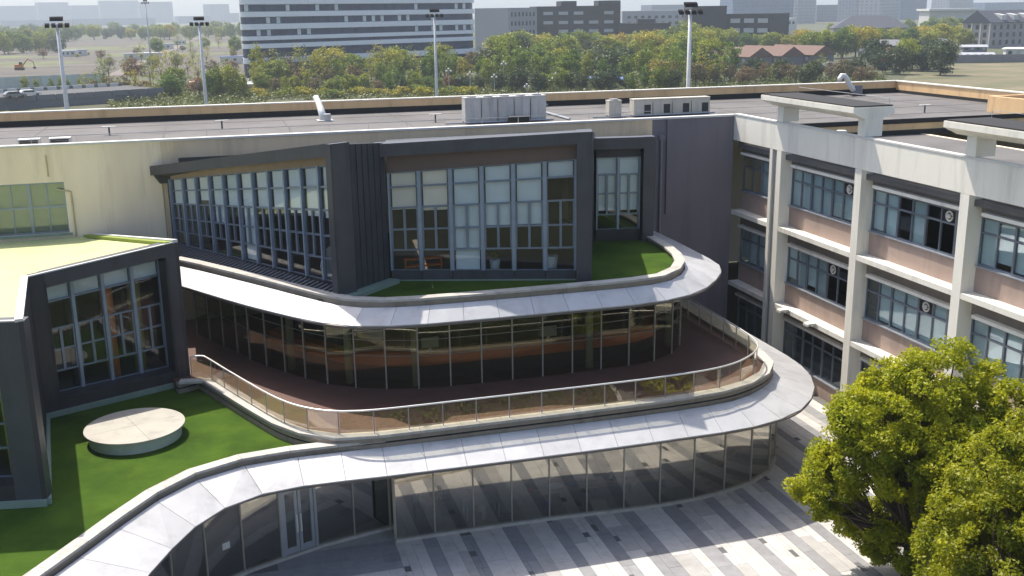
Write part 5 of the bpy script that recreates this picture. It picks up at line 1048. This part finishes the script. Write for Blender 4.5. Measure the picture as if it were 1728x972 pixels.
# marquee and blue roofed shelter near the wood
x, y = gnd(938, 258); t = thing('marquee', 'small white peaked marquee in front of the wood', 'tent', (x, y, -.1))
v = []; rr = [(2.4, 2.2), (1.5, 2.6), (.7, 3.3), (.15, 4.3), (.02, 4.6)]
for r_, z in rr: v += [(x+r_*math.cos(a), y+r_*math.sin(a), z) for a in np.linspace(0, 2*math.pi, 9)[:-1]]
mk('canopy', v, [(i*8+k, i*8+(k+1) % 8, (i+1)*8+(k+1) % 8, (i+1)*8+k) for i in range(4) for k in range(8)], WHITE, t)
for a in (45, 135, 225, 315): MB().tube([(x+2.1*math.cos(math.radians(a)), y+2.1*math.sin(math.radians(a)), -.1), (x+2.1*math.cos(math.radians(a)), y+2.1*math.sin(math.radians(a)), 2.3)], .05, 6).build('pole', GALV, t)
x, y = gnd(1030, 256); t = thing('sports_shelter', 'long blue roofed shelter in front of the wood', 'shelter', (x, y, -.1)); BLUR = M('blue_sheet_roof', (.10, .20, .48), .5)
MB().prism([(x-5.5, y-2), (x+5, y-4.5), (x+5.5, y-1), (x-5, y+1.5)], [2.6, 2.3, 2.7, 3.0], [2.75, 2.45, 2.85, 3.15]).build('roof', BLUR, t)
for a, b in ((-5, -1.8), (4.7, -4), (5, -1.2), (-4.6, 1.2), (0, -3)): MB().tube([(x+a, y+b, -.1), (x+a, y+b, 2.6)], .06, 6).build('post', GALV, t)

# ---- floodlight masts behind the block, street lamps
def mast(px, top, d, r, label, heads=6, hd=1.0):
    q = atd(px, top, d); x, y, h = q; t = thing('floodlight_mast', label, 'mast', (x, y, -.1))
    MB().tube([(x, y, -.1), (x, y, h*.5), (x, y, h)], [r, r*.8, r*.55], 12).build('pole', M('mast_white', (.55, .57, .60), .5), t, smooth=True)
    for z, w in ((h-.1, .95*hd), (h+.55, .42*hd)):
        MB().tube([(x-w, y, z), (x+w, y, z)], .06, 6).build('crossarm', GALV, t)
        for k in range(heads//2+1):
            xx = x-w+2*w*k/(heads//2); MB().hexa([(xx-.22*hd, y-.25, z-.30), (xx+.22*hd, y-.25, z-.30), (xx+.22*hd, y+.05, z-.06), (xx-.22*hd, y+.05, z-.06), (xx-.22*hd, y-.15, z+.02), (xx+.22*hd, y-.15, z+.02), (xx+.22*hd, y+.1, z+.16), (xx-.22*hd, y+.1, z+.16)]).build('floodlight', M('lamp_dark', (.03, .03, .035), .9, spec=.1), t)
mast(96, 40, 108, .30, 'tall pale floodlight mast rising left of the banded office, thickest on that side'); mast(336, 38, 132, .27, 'pale floodlight mast nearest the banded office corner')
mast(245, 4, 330, .30, 'slim far floodlight mast against the hazy skyline'); mast(733, 24, 138, .25, 'thin pale floodlight mast in front of the banded office'); mast(1165, 17, 96, .27, 'thick pale floodlight mast in front of the wood')
def lamp(px, py, d, k):
    q = atd(px, py, d); x, y, h = q; t = thing('globe_lamp', 'white globe street lamp in front of the wood', 'street lamp', (x, y, -.1), 'globe lamps in front of the wood')
    MB().tube([(x, y, -.1), (x, y, h)], [.09, .05], 8).build('post', GALV, t)
    for s in ((-.5, 0, 0), (.5, 0, 0), (0, 0, .5)):
        o = MB().tube([(x+s[0], y, h+s[2]-.28), (x+s[0], y, h+s[2]-.15), (x+s[0], y, h+s[2]+.1), (x+s[0], y, h+s[2]+.25)], [.08, .26, .26, .06], 10).build('globe', WHITE, t, smooth=True)
    MB().tube([(x-.5, y, h-.25), (x+.5, y, h-.25)], .03, 6).build('arm', GALV, t)
for k, (px, py, d) in enumerate(((757, 120, 250), (793, 126, 250), (834, 130, 248), (850, 108, 255), (889, 146, 245))): lamp(px, py, d, k)
ex = thing('excavator', 'small orange excavator working beyond the road', 'excavator', (*gnd(22, 392), 0)); x, y = gnd(22, 392); ORG = M('excavator_orange', (.55, .17, .03), .5)
MB().box(x-1.6, y-1.3, 0, x+1.6, y+1.3, .8).build('tracks', BLACK, ex); MB().box(x-1.5, y-1.2, .81, x+1.3, y+1.2, 2.0).build('body', ORG, ex); MB().box(x+.1, y-1.1, 2.001, x+1.2, y-.1, 2.9).build('cab', WIND, ex)
MB().tube([(x+1.2, y, 1.6), (x+3.2, y, 3.9), (x+5.0, y, 2.8)], [.25, .22, .16], 6).build('boom', ORG, ex); MB().tube([(x+5.0, y, 2.8), (x+5.3, y, 1.0)], .15, 6).build('arm', ORG, ex); MB().box(x+4.8, y-.5, .3, x+5.7, y+.5, 1.0).build('bucket', BLACK, ex)

# ================================================================== AIR
hz = MB().box(-4010, -610, -1.2, 4010, 5210, 150).build('haze', None); hz['kind'] = 'stuff'
hm = bpy.data.materials.new('haze_air'); hm.use_nodes = True; N = hm.node_tree.nodes; N.remove(N['Principled BSDF']); pvn = N.new('ShaderNodeVolumePrincipled')
pvn.inputs['Color'].default_value = (.80, .90, 1.0, 1); pvn.inputs['Density'].default_value = 0.00027; pvn.inputs['Anisotropy'].default_value = 0.3
hm.node_tree.links.new(pvn.outputs[0], N['Material Output'].inputs['Volume']); hz.data.materials.append(hm)
